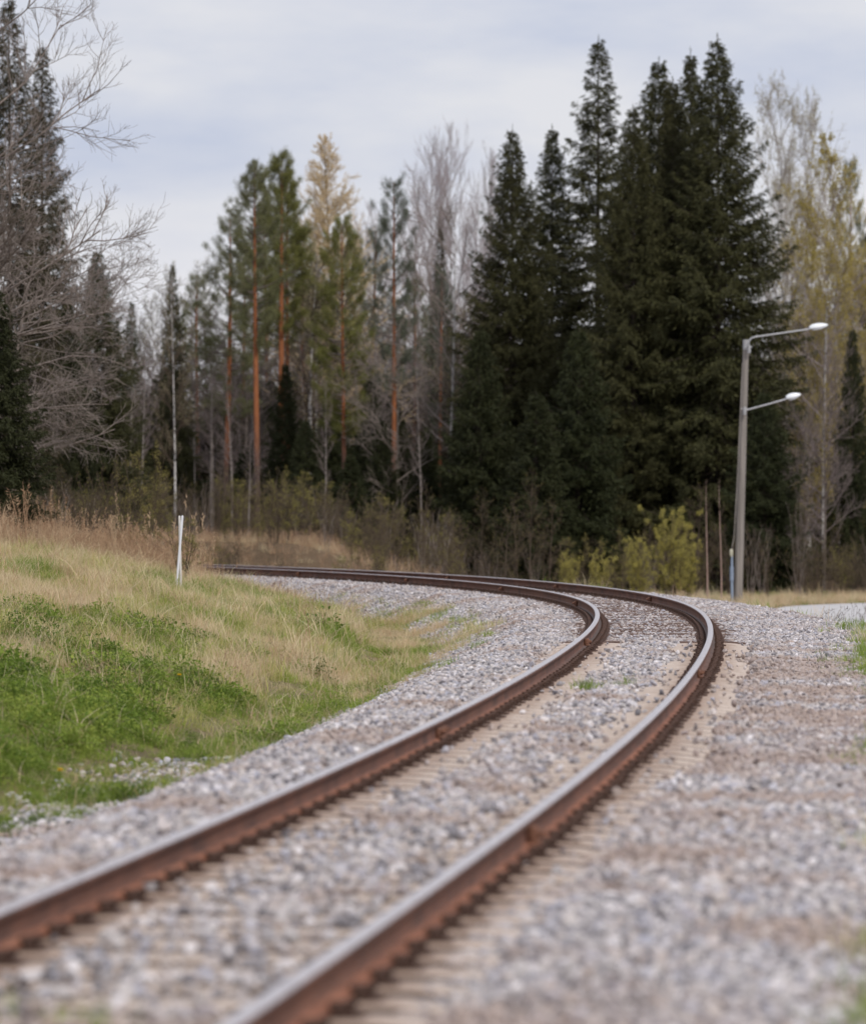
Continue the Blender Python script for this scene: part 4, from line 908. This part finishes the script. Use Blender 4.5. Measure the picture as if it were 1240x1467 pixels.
# ---- masses nobody could count
def wood(name, kinds, n, fx, fy, fh, label, cat, seed, filt=None):
    r = np.random.default_rng(seed); meshes = []; hs = []
    for k in kinds:
        a, b, H, W = KIND[k]; g = Geo()
        me = bpy.data.meshes.new(name); bm = bmesh.new(); bm.from_mesh(a); na = len(a.materials); nf = len(bm.faces); bm.from_mesh(b); bm.faces.ensure_lookup_table()
        for f in bm.faces[nf:]: f.material_index += na
        bm.to_mesh(me); bm.free()
        for m_ in list(a.materials) + list(b.materials): me.materials.append(m_)
        meshes.append(me); hs.append(H)
    Yq = r.uniform(*fy, n); Xq = fx(r, Yq, n); h = fh(r, Xq, Yq, n); ix = r.integers(0, len(kinds), n)
    ok = np.ones(n, bool) if filt is None else filt(Xq, Yq)
    Xq, Yq, h, ix = Xq[ok], Yq[ok], h[ok], ix[ok]; n = len(Xq); sc = h / np.array(hs)[ix]
    c = bpy.data.collections.new(name)
    for i, me in enumerate(meshes): c.objects.link(bpy.data.objects.new('%s_%02d' % (name, i), me))
    scatter(name, np.stack([Xq, Yq, ground_z(Xq, Yq) - .05], -1), np.stack([0 * h, 0 * h, r.uniform(0, 6.28, n)], -1), np.stack([sc * r.uniform(.9, 1.25, n)] * 2 + [sc], -1), ix, c, label, cat, None)
def px_of(X, Y): return 620 + FPX * X / Y
span = lambda r, Y, n: r.uniform(-.14, .14, n) * Y
wood('far_spruce_wood', ['spruce_young', 'spruce_young2', 'spruce_c'], 510, span, (198, 262), lambda r, X, Y, n: np.where(px_of(X, Y) > 660, r.uniform(6, 11, n), r.uniform(3.5, 7.2, n)), 'dark far spruce wood closing the view behind the trees', 'wood', 5)
wood('far_birch_wood', ['birch_thin', 'birch_bud', 'brown_bare', 'birch_thin'], 340, span, (188, 255), lambda r, X, Y, n: np.where(px_of(X, Y) > 1120, r.uniform(9, 14, n), np.where(px_of(X, Y) > 420, r.uniform(6, 12, n), r.uniform(5, 9.5, n))), 'far mass of thin bare birch stems behind the pines', 'wood', 6)
wood('undergrowth', ['shrub_b', 'shrub_c', 'shrub_a', 'sapling', 'shrub_b'], 860, span, (124, 190), lambda r, X, Y, n: np.where(Y < 150, r.uniform(.5, 1.7, n), r.uniform(.9, 2.6, n)), 'brown leafless undergrowth below the trees', 'undergrowth', 7,
     lambda X, Y: (lambda v: (v > 4.6))(nearest(X, Y)[0]) & ~((X > 2.5) & (Y < 158)) & ~((X > 0) & (Y < 140)))
wood('bank_thicket', ['shrub_b', 'shrub_a', 'shrub_c', 'shrub_b'], 170, lambda r, Y, n: r.uniform(-.125, -.050, n) * Y, (108, 134), lambda r, X, Y, n: r.uniform(1.3, 2.7, n) * np.interp(px_of(X, Y), [120, 270], [1, .55]), 'brown leafless thicket on top of the left bank', 'thicket', 8,
     lambda X, Y: (lambda v: (v < -4.2))(nearest(X, Y)[0]))
# twigs by the road's near edge
tree('shrub_c', 1185, 868, 92, 'sparse bare twigs standing before the grey road', 'shrub', 'shrub', None, 80)
tree('shrub_c', 1225, 862, 96, 'bare twigs before the road at the right edge', 'shrub', 'shrub', None, 60)

# ------------------------------------------------------------------ sky, sun, camera
SUN_EL, SUN_AZ = R(44), R(150)          # azimuth clockwise from the view direction (+Y)
wd = bpy.data.worlds.new('World'); SC.world = wd; wd.use_nodes = True; nt = wd.node_tree
N = nt.nodes.new; Lk = nt.links.new; bg = nt.nodes['Background']
sky = N('ShaderNodeTexSky'); sky.sky_type = 'NISHITA'; sky.sun_disc = False; sky.sun_elevation = SUN_EL; sky.sun_rotation = SUN_AZ
tc = N('ShaderNodeTexCoord'); sp = N('ShaderNodeSeparateXYZ'); Lk(tc.outputs['Generated'], sp.inputs[0])
mp = N('ShaderNodeMapping'); mp.inputs['Scale'].default_value = (9, 9, 30); mp.inputs['Rotation'].default_value = (0, R(2), 0); Lk(tc.outputs['Generated'], mp.inputs[0])
nz = N('ShaderNodeTexNoise'); nz.inputs['Scale'].default_value = 1.0; nz.inputs['Detail'].default_value = 6; nz.inputs['Roughness'].default_value = .56; Lk(mp.outputs[0], nz.inputs['Vector'])
cr = N('ShaderNodeValToRGB'); e = cr.color_ramp.elements; e[0].position = .36; e[0].color = (5.2, 5.6, 6.9, 1); e[1].position = .62; e[1].color = (7.2, 7.2, 7.6, 1); Lk(nz.outputs[0], cr.inputs[0])
hz = N('ShaderNodeMapRange'); hz.interpolation_type = 'SMOOTHSTEP'; Lk(sp.outputs[2], hz.inputs[0]); hz.inputs[1].default_value = .075; hz.inputs[2].default_value = .02
mh = N('ShaderNodeMix'); mh.data_type = 'RGBA'; mh.inputs[7].default_value = (8.3, 8.1, 8.4, 1); Lk(cr.outputs[0], mh.inputs[6])
hm = N('ShaderNodeMath'); hm.operation = 'MULTIPLY'; hm.inputs[1].default_value = .75; Lk(hz.outputs[0], hm.inputs[0]); Lk(hm.outputs[0], mh.inputs[0])
zr = N('ShaderNodeMapRange'); zr.interpolation_type = 'SMOOTHSTEP'; Lk(sp.outputs[2], zr.inputs[0]); zr.inputs[1].default_value = .12; zr.inputs[2].default_value = .9; zr.inputs[3].default_value = 1.0; zr.inputs[4].default_value = 1.45
ml = N('ShaderNodeMix'); ml.data_type = 'RGBA'; ml.blend_type = 'MULTIPLY'; ml.inputs[0].default_value = 1; Lk(mh.outputs[2], ml.inputs[6]); Lk(zr.outputs[0], ml.inputs[7])
mx = N('ShaderNodeMix'); mx.data_type = 'RGBA'; mx.inputs[0].default_value = .93; Lk(sky.outputs[0], mx.inputs[6]); Lk(ml.outputs[2], mx.inputs[7])
Lk(mx.outputs[2], bg.inputs[0]); bg.inputs[1].default_value = .107
sl = bpy.data.lights.new('sun', 'SUN'); sl.energy = 2.3; sl.angle = R(10); sl.color = (1, .93, .83)
so = bpy.data.objects.new('sun', sl); COL.objects.link(so)
so.rotation_euler = (PI / 2 - SUN_EL, 0, PI - SUN_AZ)
cam = bpy.data.cameras.new('camera'); co = bpy.data.objects.new('camera', cam); COL.objects.link(co); SC.camera = co
co.location = (0, 0, CAM_Z); co.rotation_euler = (PI / 2 - (733.5 - YH) / FPX, 0, 0)
cam.sensor_fit = 'HORIZONTAL'; cam.sensor_width = 36; cam.lens = 36 * FPX / 1240
cam.clip_start = .1; cam.clip_end = 6000
cam.dof.use_dof = True; cam.dof.focus_distance = 69; cam.dof.aperture_fstop = cam.lens / 1000 / .068; cam.dof.aperture_blades = 9
SC.view_settings.view_transform = 'Standard'; SC.view_settings.look = 'None'; SC.view_settings.gamma = 1; SC.view_settings.exposure = 0
SC.render.engine = 'CYCLES'; SC.cycles.max_bounces = 5; SC.cycles.diffuse_bounces = 3; SC.cycles.use_denoising = True
